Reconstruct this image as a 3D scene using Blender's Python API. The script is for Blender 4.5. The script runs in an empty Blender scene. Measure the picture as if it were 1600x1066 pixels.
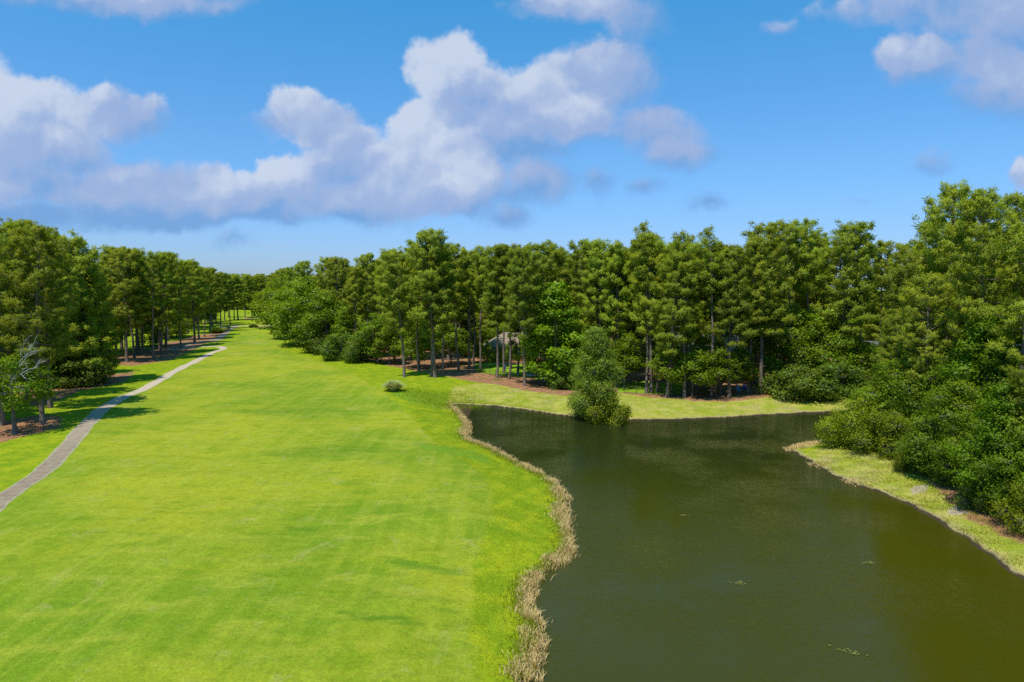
import bpy, math, random
import numpy as np
from mathutils import Vector

R = math.radians
rng = np.random.default_rng(7)
random.seed(7)
sc = bpy.context.scene
COL = sc.collection

# ------------------------------------------------------------------ camera
CAM_H = 17.0
FPX = 1066.7
PITCH = math.atan(83 / 1067)
cam_d = bpy.data.cameras.new("camera")
cam_d.lens = 24.0
cam_d.sensor_width = 36.0
cam_d.clip_start = 0.5
cam_d.clip_end = 12000
cam = bpy.data.objects.new("camera", cam_d)
COL.objects.link(cam)
cam.location = (0, 0, CAM_H)
cam.rotation_euler = (math.pi / 2 - PITCH, 0, 0)
sc.camera = cam


def ray(px, py):
    x = (px - 800) / FPX
    u = (533 - py) / FPX
    c, s = math.cos(PITCH), math.sin(PITCH)
    return np.array([x, c + u * s, -s + u * c])


def at(px, py, z=0.0):
    d = ray(px, py)
    t = (z - CAM_H) / d[2]
    return np.array([d[0] * t, d[1] * t, z])


def height_at(px, py, Y):
    """height above datum of the point seen at (px,py) at depth Y"""
    d = ray(px, py)
    return CAM_H + d[2] * Y / d[1]


# ------------------------------------------------------------------ helpers
def spline(pts, n):
    p = np.array(pts, float)
    out = []
    for i in range(len(p) - 1):
        p0 = p[max(i - 1, 0)]; p1 = p[i]; p2 = p[i + 1]; p3 = p[min(i + 2, len(p) - 1)]
        for k in range(n):
            t = k / n
            out.append(0.5 * ((2 * p1) + (-p0 + p2) * t + (2 * p0 - 5 * p1 + 4 * p2 - p3) * t * t + (-p0 + 3 * p1 - 3 * p2 + p3) * t ** 3))
    out.append(p[-1])
    return np.array(out)


def sstep(a, b, x):
    t = np.clip((x - a) / (b - a), 0, 1)
    return t * t * (3 - 2 * t)


def inside(poly, x, y):
    res = np.zeros(x.shape, bool)
    n = len(poly)
    for i in range(n):
        x1, y1 = poly[i]; x2, y2 = poly[(i + 1) % n]
        if y1 == y2:
            continue
        c = ((y1 > y) != (y2 > y)) & (x < (x2 - x1) * (y - y1) / (y2 - y1) + x1)
        res ^= c
    return res


def dist_poly(poly, x, y, closed=True):
    d = np.full(x.shape, 1e9)
    n = len(poly)
    for i in range(n if closed else n - 1):
        a = poly[i]; b = poly[(i + 1) % n]
        ab = b - a
        L2 = ab @ ab
        if L2 < 1e-12:
            continue
        t = np.clip(((x - a[0]) * ab[0] + (y - a[1]) * ab[1]) / L2, 0, 1)
        dx = x - a[0] - t * ab[0]; dy = y - a[1] - t * ab[1]
        d = np.minimum(d, dx * dx + dy * dy)
    return np.sqrt(d)


def signed_exact(poly, x, y):
    d = dist_poly(poly, x, y)
    return np.where(inside(poly, x, y), -d, d)


SDG = None      # cached grid of the pond's signed distance


def signed(poly, x, y):
    if SDG is None or poly is not pond: return signed_exact(poly, x, y)
    fx = (np.asarray(x, float) + 40) / 0.5; fy = (np.asarray(y, float) - 0) / 0.5
    ok = (fx >= 0) & (fy >= 0) & (fx < SDG.shape[1] - 1.001) & (fy < SDG.shape[0] - 1.001)
    fx = np.clip(fx, 0, SDG.shape[1] - 1.001); fy = np.clip(fy, 0, SDG.shape[0] - 1.001)
    i = fx.astype(int); j = fy.astype(int); u = fx - i; v = fy - j
    r = (SDG[j, i] * (1 - u) + SDG[j, i + 1] * u) * (1 - v) + (SDG[j + 1, i] * (1 - u) + SDG[j + 1, i + 1] * u) * v
    return np.where(ok, r, 60.0)


def mesh_np(name, verts, quads, mat=None, attrs=None, smooth=False, tris=None, normals=None):
    me = bpy.data.meshes.new(name)
    verts = np.asarray(verts, np.float32)
    nq = 0 if quads is None else len(quads)
    nt = 0 if tris is None else len(tris)
    me.vertices.add(len(verts))
    me.vertices.foreach_set("co", verts.ravel())
    loops = []
    starts = []
    if nq:
        loops.append(np.asarray(quads, np.int32).ravel()); starts.append(np.arange(nq) * 4)
    if nt:
        loops.append(np.asarray(tris, np.int32).ravel()); starts.append(nq * 4 + np.arange(nt) * 3)
    lv = np.concatenate(loops); ls = np.concatenate(starts).astype(np.int32)
    me.loops.add(len(lv))
    me.loops.foreach_set("vertex_index", lv)
    me.polygons.add(nq + nt)
    me.polygons.foreach_set("loop_start", ls)
    if smooth:
        me.polygons.foreach_set("use_smooth", np.ones(nq + nt, bool))
    me.update(calc_edges=True)
    if attrs:
        for k, v in attrs.items():
            a = me.attributes.new(k, 'FLOAT', 'POINT')
            a.data.foreach_set("value", np.asarray(v, np.float32))
    if mat:
        me.materials.append(mat)
    if normals is not None:
        me.normals_split_custom_set_from_vertices(normals.tolist())
    return me


def link(name, me, parent=None):
    o = bpy.data.objects.new(name, me)
    COL.objects.link(o)
    if parent is not None:
        o.parent = parent
    return o


def tag(o, label=None, cat=None, group=None, kind=None):
    if label: o["label"] = label
    if cat: o["category"] = cat
    if group: o["group"] = group
    if kind: o["kind"] = kind
    return o


def empty(name, loc, rz=0.0):
    o = bpy.data.objects.new(name, None)
    COL.objects.link(o)
    o.location = tuple(float(v) for v in loc)
    o.rotation_euler = (0, 0, rz)
    o.empty_display_size = 0.3
    return o


class Geo:
    """collects quads/tris for one mesh"""
    def __init__(self):
        self.v = []; self.q = []; self.t = []; self.n = 0

    def add(self, v, q=None, t=None):
        self.v.append(np.asarray(v, float))
        if q is not None and len(q): self.q.append(np.asarray(q, int) + self.n)
        if t is not None and len(t): self.t.append(np.asarray(t, int) + self.n)
        self.n += len(v)
        return self

    def box(self, c, s, rz=0.0, bev=0.0):
        hx, hy, hz = s[0] / 2, s[1] / 2, s[2] / 2
        v = np.array([[sx * hx, sy * hy, sz * hz] for sz in (-1, 1) for sy in (-1, 1) for sx in (-1, 1)])
        cs, sn = math.cos(rz), math.sin(rz)
        v = np.c_[v[:, 0] * cs - v[:, 1] * sn, v[:, 0] * sn + v[:, 1] * cs, v[:, 2]] + np.array(c)
        return self.add(v, [[0, 2, 3, 1], [4, 5, 7, 6], [0, 1, 5, 4], [2, 6, 7, 3], [0, 4, 6, 2], [1, 3, 7, 5]])

    def tube(self, pts, rad, sides=7, cap=True):
        pts = np.asarray(pts, float); rad = np.broadcast_to(rad, (len(pts),))
        T = np.gradient(pts, axis=0)
        T /= np.linalg.norm(T, axis=1)[:, None] + 1e-9
        ref = np.array([0.0, 0, 1]) if abs(T[0][2]) < 0.9 else np.array([1.0, 0, 0])
        A = np.cross(T, ref); A /= np.linalg.norm(A, axis=1)[:, None] + 1e-9
        B = np.cross(T, A)
        ang = np.arange(sides) / sides * 2 * math.pi
        ring = (A[:, None, :] * np.cos(ang)[None, :, None] + B[:, None, :] * np.sin(ang)[None, :, None]) * rad[:, None, None] + pts[:, None, :]
        v = ring.reshape(-1, 3)
        q = []
        for i in range(len(pts) - 1):
            for k in range(sides):
                a = i * sides + k; b = i * sides + (k + 1) % sides
                q.append([a, b, b + sides, a + sides])
        return self.add(v, q)

    def mesh(self, name, mat, smooth=False, attrs=None):
        v = np.concatenate(self.v)
        q = np.concatenate(self.q) if self.q else None
        t = np.concatenate(self.t) if self.t else None
        return mesh_np(name, v, q, mat, attrs, smooth, t)


# ------------------------------------------------------------------ materials
def new_mat(name):
    m = bpy.data.materials.new(name)
    m.use_nodes = True
    nt = m.node_tree
    nt.nodes.clear()
    out = nt.nodes.new("ShaderNodeOutputMaterial")
    return m, nt, out


class NT:
    def __init__(self, nt): self.nt = nt

    def n(self, t, **kw):
        nd = self.nt.nodes.new(t)
        for k, v in kw.items(): setattr(nd, k, v)
        return nd

    def l(self, a, b): self.nt.links.new(a, b)

    def val(self, inp, v):
        if hasattr(v, "links") or isinstance(v, bpy.types.NodeSocket):
            self.l(v, inp)
        else:
            inp.default_value = v

    def math(self, op, a, b=0.0, c=None, clamp=False):
        nd = self.n("ShaderNodeMath", operation=op); nd.use_clamp = clamp
        self.val(nd.inputs[0], a); self.val(nd.inputs[1], b)
        if c is not None: self.val(nd.inputs[2], c)
        return nd.outputs[0]

    def vmath(self, op, a, b=None, c=None, out=0):
        nd = self.n("ShaderNodeVectorMath", operation=op)
        self.val(nd.inputs[0], a)
        if b is not None: self.val(nd.inputs[1], b)
        if c is not None: self.val(nd.inputs[2], c)
        return nd.outputs[out]

    def noise(self, vec, scale, detail=3, rough=0.5, dist=0.0, col=False):
        nd = self.n("ShaderNodeTexNoise")
        self.l(vec, nd.inputs["Vector"])
        nd.inputs["Scale"].default_value = scale; nd.inputs["Detail"].default_value = detail
        nd.inputs["Roughness"].default_value = rough; nd.inputs["Distortion"].default_value = dist
        return nd.outputs["Color" if col else "Fac"]

    def mix(self, f, a, b, blend='MIX'):
        nd = self.n("ShaderNodeMix", data_type='RGBA', blend_type=blend)
        self.val(nd.inputs[0], f)
        for i, v in ((6, a), (7, b)):
            if isinstance(v, tuple):
                nd.inputs[i].default_value = (*v[:3], 1)
            else: self.l(v, nd.inputs[i])
        return nd.outputs[2]

    def ss(self, x, a, b):
        nd = self.n("ShaderNodeMapRange", interpolation_type='SMOOTHSTEP')
        self.val(nd.inputs[0], x); self.val(nd.inputs[1], a); self.val(nd.inputs[2], b)
        return nd.outputs[0]

    def attr(self, name):
        return self.n("ShaderNodeAttribute", attribute_name=name).outputs["Fac"]

    def pos(self):
        return self.n("ShaderNodeNewGeometry").outputs["Position"]

    def scale(self, v, s):
        return self.vmath('MULTIPLY', v, s)

    def bump(self, h, strength, dist):
        nd = self.n("ShaderNodeBump")
        nd.inputs["Strength"].default_value = strength; nd.inputs["Distance"].default_value = dist
        self.l(h, nd.inputs["Height"])
        return nd.outputs[0]

    def bsdf(self, col, rough=0.8, normal=None, spec=0.3, **kw):
        nd = self.n("ShaderNodeBsdfPrincipled")
        if isinstance(col, tuple): nd.inputs["Base Color"].default_value = (*col[:3], 1)
        else: self.l(col, nd.inputs["Base Color"])
        self.val(nd.inputs["Roughness"], rough)
        nd.inputs["Specular IOR Level"].default_value = spec
        if normal is not None: self.l(normal, nd.inputs["Normal"])
        return nd


def leaf_mat(name, dark, light, tip, trans=0.38, tcol=(1.25, 1.15, 0.35), var=0.5):
    """two-sided leaves: per clump tint, lighter young tips, per tree variation"""
    m, nt, out = new_mat(name); N = NT(nt)
    tint = N.attr("tint"); tp = N.attr("tip")
    oi = N.n("ShaderNodeObjectInfo").outputs["Random"]
    f = N.math('ADD', N.math('MULTIPLY', tint, 0.75), N.math('MULTIPLY', oi, 0.35), clamp=True)
    c = N.mix(f, dark, light)
    c = N.mix(N.math('MULTIPLY', tp, 0.6), c, tip)
    hs = N.n("ShaderNodeHueSaturation")
    N.l(c, hs.inputs["Color"])
    N.l(N.math('ADD', 0.5, N.math('MULTIPLY', N.math('SUBTRACT', oi, 0.5), 0.045 * var)), hs.inputs["Hue"])
    r2 = N.math('FRACT', N.math('MULTIPLY', oi, 7.31))
    N.l(N.math('ADD', 1.0 - 0.36 * var, N.math('MULTIPLY', r2, 0.72 * var)), hs.inputs["Value"])
    hs.inputs["Saturation"].default_value = 1.0
    c = hs.outputs[0]
    d = N.n("ShaderNodeBsdfDiffuse"); N.l(c, d.inputs[0])
    t = N.n("ShaderNodeBsdfTranslucent")
    N.l(N.vmath('MULTIPLY', c, tcol), t.inputs[0])
    mx = N.n("ShaderNodeMixShader"); mx.inputs[0].default_value = trans
    N.l(d.outputs[0], mx.inputs[1]); N.l(t.outputs[0], mx.inputs[2])
    g = N.n("ShaderNodeBsdfGlossy"); g.inputs["Roughness"].default_value = 0.45
    g.inputs["Color"].default_value = (0.9, 1, 0.9, 1)
    m2 = N.n("ShaderNodeMixShader"); m2.inputs[0].default_value = 0.008
    N.l(mx.outputs[0], m2.inputs[1]); N.l(g.outputs[0], m2.inputs[2])
    N.l(m2.outputs[0], out.inputs[0])
    return m


def bark_mat(name, a, b, scale=3.0):
    m, nt, out = new_mat(name); N = NT(nt)
    tc = N.n("ShaderNodeTexCoord").outputs["Object"]
    v = N.scale(tc, (scale * 2.2, scale * 2.2, scale * 0.5))
    n1 = N.noise(v, 1.0, 6, 0.65)
    n2 = N.noise(tc, 0.35, 2)
    oi = N.n("ShaderNodeObjectInfo").outputs["Random"]
    c = N.mix(N.ss(n1, 0.35, 0.68), a, b)
    c = N.mix(N.math('MULTIPLY', N.ss(n2, 0.4, 0.75), 0.5), c, tuple(0.6 * x for x in a))
    c = N.mix(N.math('MULTIPLY', oi, 0.4), c, a)
    s = N.bsdf(c, 0.95, N.bump(n1, 0.7, 0.06), 0.1)
    N.l(s.outputs[0], out.inputs[0])
    return m


def plain_mat(name, col, rough=0.7, var=0.15, scale=4.0, bump=0.0, spec=0.3):
    m, nt, out = new_mat(name); N = NT(nt)
    tc = N.n("ShaderNodeTexCoord").outputs["Object"]
    n1 = N.noise(tc, scale, 5, 0.6)
    c = N.mix(n1, tuple(x * (1 - var) for x in col), tuple(x * (1 + var) for x in col))
    s = N.bsdf(c, rough, N.bump(n1, bump, 0.02) if bump else None, spec)
    N.l(s.outputs[0], out.inputs[0])
    return m


M_pine = leaf_mat("pine_needles", (0.140, 0.215, 0.020), (0.292, 0.355, 0.028), (0.375, 0.415, 0.042), 0.48, var=0.6)
M_broad = leaf_mat("broad_leaves", (0.116, 0.204, 0.013), (0.220, 0.314, 0.015), (0.264, 0.352, 0.018), 0.48)
M_gum = leaf_mat("bright_leaves", (0.125, 0.235, 0.010), (0.22, 0.345, 0.012), (0.27, 0.38, 0.016), 0.48)
M_shrub = leaf_mat("shrub_leaves", (0.086, 0.149, 0.021), (0.161, 0.230, 0.023), (0.196, 0.253, 0.028), 0.42)
M_olive = leaf_mat("olive_shrub_leaves", (0.15, 0.20, 0.010), (0.27, 0.31, 0.014), (0.33, 0.36, 0.02), 0.46)
M_cyp = leaf_mat("pond_tree_leaves", (0.143, 0.220, 0.022), (0.275, 0.363, 0.039), (0.341, 0.418, 0.055), 0.48)
M_silver = leaf_mat("silver_leaves", (0.32, 0.40, 0.18), (0.50, 0.55, 0.32), (0.66, 0.68, 0.46), 0.5)
M_bark = bark_mat("pine_bark", (0.12, 0.09, 0.07), (0.28, 0.23, 0.185))
M_bark2 = bark_mat("grey_bark", (0.11, 0.095, 0.08), (0.24, 0.21, 0.18))
M_dead = bark_mat("dead_wood", (0.30, 0.29, 0.27), (0.50, 0.49, 0.46), 6)


# ------------------------------------------------------------------ pond outline and terrain
WL = -0.9
shore_px = [(822, 1066), (834, 1012), (840, 985), (828, 955), (822, 930), (840, 905), (868, 882), (893, 860), (886, 832),
            (878, 800), (880, 776), (862, 754), (835, 738), (802, 722), (786, 713), (764, 701), (742, 694), (727, 684),
            (731, 668), (722, 653), (713, 642), (704, 635), (730, 633), (790, 637), (840, 644), (890, 651), (930, 656),
            (990, 657), (1060, 656), (1130, 653), (1200, 649), (1260, 646), (1320, 643), (1390, 638), (1440, 642),
            (1440, 655), (1390, 668), (1330, 682), (1290, 690), (1250, 695), (1233, 703), (1249, 712), (1275, 728), (1300, 742),
            (1332, 756), (1380, 772), (1430, 795), (1480, 825), (1520, 850), (1560, 880), (1600, 911), (1660, 962), (1730, 1040)]
pond_pts = [at(x, y, WL)[:2] for x, y in shore_px]
pond_pts = [np.array([0.2, 12.0]), np.array([1.2, 22.0])] + pond_pts + [np.array([31.0, 22.0]), np.array([34.0, 12.0])]
pond = spline(pond_pts, 5)
# small irregular indentations so the water line is not a clean curve
_s = np.cumsum(np.r_[0, np.linalg.norm(np.diff(pond, axis=0), axis=1)])
_nrm = np.gradient(pond, axis=0); _nrm = np.c_[_nrm[:, 1], -_nrm[:, 0]]; _nrm /= np.linalg.norm(_nrm, axis=1)[:, None]
pond = pond + _nrm * (0.16 * np.sin(_s * 1.7) + 0.12 * np.sin(_s * 3.9 + 1))[:, None]

_gx, _gy = np.meshgrid(np.arange(-40, 115, 0.5), np.arange(0, 190, 0.5))
SDG = signed_exact(pond, _gx.ravel(), _gy.ravel()).reshape(_gx.shape)


def base_h(x, y):
    h = 0.16 * np.sin(x * 0.11 + 0.7) * np.sin(y * 0.09 + 0.3) + 0.10 * np.sin(x * 0.23 + y * 0.17) + 0.06 * np.sin(x * 0.5 - y * 0.31 + 2)
    # ridges across the near fairway
    for cx_, cy_, sx_, sy_, a in ((-4.5, 42.5, 4.5, 0.8, 0.28), (-5.5, 36, 5, 0.6, 0.25), (-3, 50, 6, 1.0, 0.22), (-28, 60, 10, 2, 0.3)):
        u = (x - cx_) / sx_; w = (y - cy_ - 0.12 * (x - cx_)) / sy_
        h = h + a * np.exp(-(u * u + w * w))
    h = h * sstep(8, 25, np.abs(y) + 5)
    # far swales and mounds
    h = h + 0.8 * np.exp(-((y - 205) / 10) ** 2) * np.exp(-((x + 62) / 40) ** 2) - 0.5 * np.exp(-((y - 232) / 12) ** 2)
    h = h + 1.3 * sstep(330, 430, y)
    return h


def ground(x, y, sd=None):
    x = np.asarray(x, float); y = np.asarray(y, float)
    if sd is None: sd = signed(pond, x, y)
    b = base_h(x, y)
    lip = 0.22 * sstep(0, 0.35, sd)
    bank = WL + lip + (b - WL - 0.22) * sstep(0.2, 7.5, sd)
    bed = WL - 0.05 - np.minimum(2.0, -sd * 0.55)
    return np.where(sd < 0, bed, bank)


def g1(x, y):
    return float(ground(np.array([x]), np.array([y]))[0])


def at_g(px, py):
    z = 0.0
    for _ in range(5):
        p = at(px, py, z); z = g1(p[0], p[1])
    return np.array([p[0], p[1], z])


def axis(lo, hi, step, far_lo, far_hi, grow=1.16):
    a = list(np.arange(lo, hi + 1e-6, step))
    s = step
    v = hi
    while v < far_hi:
        s *= grow; v += s; a.append(v)
    s = step; v = lo
    while v > far_lo:
        s *= grow; v -= s; a.insert(0, v)
    return np.array(a)


gx = axis(-75, 72, 0.6, -3500, 3500)
gy = axis(24, 150, 0.6, -600, 5000, 1.045)
X, Y = np.meshgrid(gx, gy)
xs, ys = X.ravel(), Y.ravel()
SD = np.full(xs.shape, 60.0)
near = (xs > -25) & (xs < 110) & (ys > 0) & (ys < 190)
SD[near] = signed(pond, xs[near], ys[near])
SD = np.clip(SD, -30, 60)
Z = ground(xs, ys, SD)


def gpoly(pts):
    return np.array([at(x, y, 0)[:2] for x, y in pts])


def mask(poly_px, soft):
    P = gpoly(poly_px)
    m = np.zeros(xs.shape)
    sel = (xs > P[:, 0].min() - soft - 1) & (xs < P[:, 0].max() + soft + 1) & (ys > P[:, 1].min() - soft - 1) & (ys < P[:, 1].max() + soft + 1)
    m[sel] = sstep(soft, -soft, signed(P, xs[sel], ys[sel]))
    return m


fair = mask([(330, 552), (295, 572), (262, 592), (235, 606), (197, 623), (165, 640), (125, 684), (102, 714), (50, 756), (-60, 840), (-900, 1300),
             (760, 1300), (748, 1066), (738, 960), (742, 880), (772, 800), (768, 760), (735, 722), (685, 692), (640, 648), (596, 612),
             (545, 582), (490, 563), (440, 545), (432, 520), (424, 500), (412, 496), (395, 505), (370, 525), (352, 540)], 1.2)
straw = np.maximum.reduce([
    mask([(470, 540), (560, 560), (640, 578), (690, 587), (720, 594), (780, 602), (832, 612), (880, 618), (960, 612), (1010, 619), (1080, 626),
          (1140, 627), (1190, 624), (1230, 616), (1300, 618), (1420, 612), (1500, 600), (1500, 520), (470, 515)], 2.0),
    mask([(1420, 600), (1330, 690), (1390, 708), (1440, 742), (1500, 790), (1560, 822), (1620, 850), (1900, 950), (2000, 640)], 1.5),
    mask([(-40, 705), (30, 686), (95, 672), (98, 655), (70, 648), (-40, 660)], 1.2) * 0.9,
    mask([(60, 640), (130, 612), (200, 595), (215, 580), (120, 590), (20, 615)], 1.5) * 0.8,
    mask([(175, 567), (205, 572), (262, 564), (300, 548), (345, 530), (352, 516), (300, 525), (230, 545), (165, 555)], 2.0),
    mask([(384, 502), (398, 499), (400, 495), (384, 496)], 3.0)])
lawn = np.maximum.reduce([
    mask([(965, 612), (1065, 616), (1070, 600), (965, 596)], 0.8),
    mask([(745, 583), (850, 592), (860, 574), (740, 566)], 1.0),
    mask([(1190, 600), (1215, 604), (1215, 590), (1190, 588)], 0.8)])
dry = np.maximum.reduce([
    mask([(505, 666), (555, 672), (610, 664), (560, 660)], 2.0) * 0.55,
    mask([(785, 790), (815, 840), (800, 880), (765, 830)], 2.0) * 0.5,
    mask([(655, 1080), (690, 1000), (700, 1020), (690, 1080)], 1.0) * 0.5,
    mask([(345, 554.5), (372, 556), (400, 553.5), (372, 552)], 3.0) * 0.75,
    mask([(352, 537), (395, 541.5), (432, 539), (395, 536.5)], 4.0) * 0.8,
    mask([(335, 534.5), (355, 536), (375, 534), (355, 533)], 3) * 0.7,
    mask([(388, 513), (436, 512), (436, 508), (380, 508)], 4.0),
    mask([(352, 513), (376, 509), (376, 506), (354, 507)], 2.0),
    mask([(640, 640), (700, 700), (720, 690), (680, 640)], 1.2) * 0.4,
    mask([(715, 640), (690, 625), (730, 629), (800, 635), (830, 641)], 0.6)])
marsh = np.maximum(mask([(600, 612), (640, 628), (690, 634), (760, 628), (740, 612), (690, 615), (650, 612)], 1.5),
                   mask([(655, 700), (760, 716), (770, 708), (740, 696), (660, 692)], 0.7))
bankm = np.maximum(mask([(690, 634), (830, 640), (930, 656), (1130, 653), (1330, 643), (1420, 636), (1420, 600), (1300, 616), (1140, 625), (1010, 616), (880, 612), (780, 598), (710, 602)], 1.5),
                   mask([(1233, 703), (1300, 742), (1380, 772), (1480, 825), (1600, 911), (1800, 1060), (1800, 900), (1560, 815), (1440, 735), (1330, 685)], 1.0))
dark_bands = np.maximum.reduce([  # soft-edged bands where the grass colour turns a darker green
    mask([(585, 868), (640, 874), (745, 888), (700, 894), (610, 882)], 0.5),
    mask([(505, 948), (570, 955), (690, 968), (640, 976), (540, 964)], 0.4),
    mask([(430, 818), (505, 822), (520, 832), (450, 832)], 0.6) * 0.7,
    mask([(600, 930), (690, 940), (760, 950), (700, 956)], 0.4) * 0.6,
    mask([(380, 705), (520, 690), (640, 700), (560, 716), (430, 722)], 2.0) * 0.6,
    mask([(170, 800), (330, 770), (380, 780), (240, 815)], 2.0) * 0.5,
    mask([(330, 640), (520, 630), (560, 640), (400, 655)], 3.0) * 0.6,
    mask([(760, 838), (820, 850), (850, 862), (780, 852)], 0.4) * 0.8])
dry = np.maximum(dry, mask([(515, 945), (570, 950), (625, 958), (560, 953)], 0.35) * 0.75)
grit = np.maximum(mask([(1420, 764), (1452, 762), (1456, 752), (1425, 752)], 0.6), mask([(1480, 792), (1518, 796), (1512, 780), (1482, 780)], 0.6))

G, Wd = len(gy), len(gx)
ii = np.arange(G * Wd).reshape(G, Wd)
quads = np.stack([ii[:-1, :-1], ii[:-1, 1:], ii[1:, 1:], ii[1:, :-1]], -1).reshape(-1, 4)

m, nt, out = new_mat("ground_cover"); N = NT(nt)
P = N.pos()
big = N.noise(P, 0.045, 3, 0.55)
med = N.noise(N.scale(P, (0.22, 0.5, 0.3)), 1.0, 4, 0.6)
streak = N.noise(N.scale(P, (0.16, 0.5, 1.0)), 1.0, 5, 0.65, 1.2)
mow = N.noise(N.vmath('ADD', N.scale(P, (0.85, 0.06, 1.0)), (5.0, 0, 0)), 1.0, 2, 0.5, 0.3)
fine = N.noise(P, 5.5, 4, 0.7)
vfine = N.noise(P, 22.0, 2, 0.6)
c = N.mix(N.ss(big, 0.38, 0.62), (0.148, 0.230, 0.010), (0.285, 0.302, 0.014))
c = N.mix(N.math('MULTIPLY', N.ss(streak, 0.47, 0.68), 0.65), c, (0.120, 0.205, 0.006))
c = N.mix(N.math('MULTIPLY', N.ss(med, 0.48, 0.66), 0.6), c, (0.285, 0.305, 0.026))
c = N.mix(N.math('MULTIPLY', N.ss(mow, 0.42, 0.62), 0.30), c, (0.300, 0.330, 0.025))
mot = N.noise(N.scale(P, (0.45, 0.30, 0.5)), 1.0, 6, 0.72, 0.8)
c = N.mix(N.math('MULTIPLY', N.ss(mot, 0.54, 0.72), 0.55), c, (0.325, 0.310, 0.085))
c = N.mix(N.math('MULTIPLY', N.ss(mot, 0.46, 0.30), 0.55), c, (0.125, 0.215, 0.006))
c = N.mix(N.math('MULTIPLY', N.ss(N.noise(P, 3.1, 3, 0.8), 0.66, 0.76), 0.5), c, (0.40, 0.37, 0.15))
trk = N.noise(N.vmath('ADD', N.scale(P, (2.6, 0.035, 1.0)), (1.7, 4.0, 0)), 1.0, 2, 0.5, 0.15)
c = N.mix(N.math('MULTIPLY', N.ss(trk, 0.60, 0.74), 0.16), c, (0.36, 0.35, 0.06))
c = N.mix(N.math("MULTIPLY", N.ss(N.math("ADD", N.attr("dark_bands"), N.math("MULTIPLY", N.math("SUBTRACT", N.noise(N.scale(P, (0.5, 2.0, 1)), 1.0, 4, 0.7), 0.5), 1.2)), 0.3, 0.9), 0.75), c, (0.085, 0.175, 0.008))
# rough
rc = N.mix(N.ss(N.noise(P, 0.5, 5, 0.65), 0.38, 0.66), (0.160, 0.240, 0.005), (0.275, 0.310, 0.008))
rc = N.mix(N.math('MULTIPLY', N.ss(N.noise(P, 2.2, 4, 0.7), 0.55, 0.75), 0.6), rc, (0.24, 0.29, 0.04))
pn = N.math('MULTIPLY', N.math('SUBTRACT', N.noise(P, 0.7, 5, 0.7), 0.5), 1.1)


def edge(a, lo=0.35, hi=0.65, k=1.0):
    return N.ss(N.math('ADD', a, N.math('MULTIPLY', pn, k)), lo, hi)


c = N.mix(edge(N.attr("fair"), 0.3, 0.7), rc, c)
c = N.mix(N.math('MULTIPLY', edge(N.attr("marsh")), 0.8), c, (0.14, 0.25, 0.015))
bk = N.mix(N.ss(N.noise(P, 0.42, 5, 0.7), 0.36, 0.62), (0.37, 0.335, 0.07), (0.24, 0.275, 0.02))
bk = N.mix(N.math('MULTIPLY', N.ss(N.noise(N.vmath('ADD', P, (9, 3, 0)), 0.23, 4, 0.7), 0.5, 0.7), 0.6), bk, (0.31, 0.25, 0.13))
c = N.mix(edge(N.attr("bank"), 0.3, 0.7), c, bk)
c = N.mix(N.math('MULTIPLY', edge(N.attr("dry"), 0.4, 0.95), 0.8), c, (0.34, 0.29, 0.11))
st = N.mix(N.ss(N.noise(P, 1.1, 5, 0.7), 0.36, 0.66), (0.20, 0.095, 0.045), (0.38, 0.20, 0.10))
st = N.mix(N.ss(N.noise(P, 0.25, 4, 0.7), 0.56, 0.68), st, (0.09, 0.13, 0.02))
c = N.mix(edge(N.attr("straw")), c, st)
c = N.mix(edge(N.attr("lawn")), c, (0.19, 0.31, 0.015))
c = N.mix(N.math('MULTIPLY', edge(N.attr("grit"), 0.45, 0.9), 0.8), c, (0.36, 0.29, 0.24))
sd = N.attr("sd")
sdn = N.math('ADD', sd, N.math('MULTIPLY', pn, 0.5))
c = N.mix(N.math('MULTIPLY', N.ss(sdn, 0.75, 0.25), 0.8), c, (0.33, 0.25, 0.12))
c = N.mix(N.ss(sdn, 0.32, 0.14), c, (0.055, 0.040, 0.022))
fv = N.math('ADD', 0.50, N.math('MULTIPLY', fine, 1.0))
fv = N.math('MULTIPLY', fv, N.math('ADD', 0.70, N.math('MULTIPLY', N.noise(P, 1.6, 5, 0.7), 0.6)))
fv = N.math('MULTIPLY', fv, N.math('ADD', 0.55, N.math('MULTIPLY', vfine, 0.9)))
c = N.vmath('SCALE', c, None); nd = c.node; N.l(fv, nd.inputs["Scale"])
bm = N.math('ADD', N.math('MULTIPLY', fine, 0.6), N.math('MULTIPLY', vfine, 0.5))
s = N.bsdf(c, 0.95, N.bump(bm, 0.55, 0.12), 0.08)
N.l(s.outputs[0], out.inputs[0])
M_ground = m

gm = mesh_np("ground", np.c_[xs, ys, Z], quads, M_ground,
             {"sd": SD, "fair": fair, "straw": straw, "lawn": lawn, "dry": dry, "marsh": marsh, "bank": bankm, "grit": grit, "dark_bands": dark_bands}, smooth=True)
tag(link("ground", gm), kind="structure")

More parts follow.
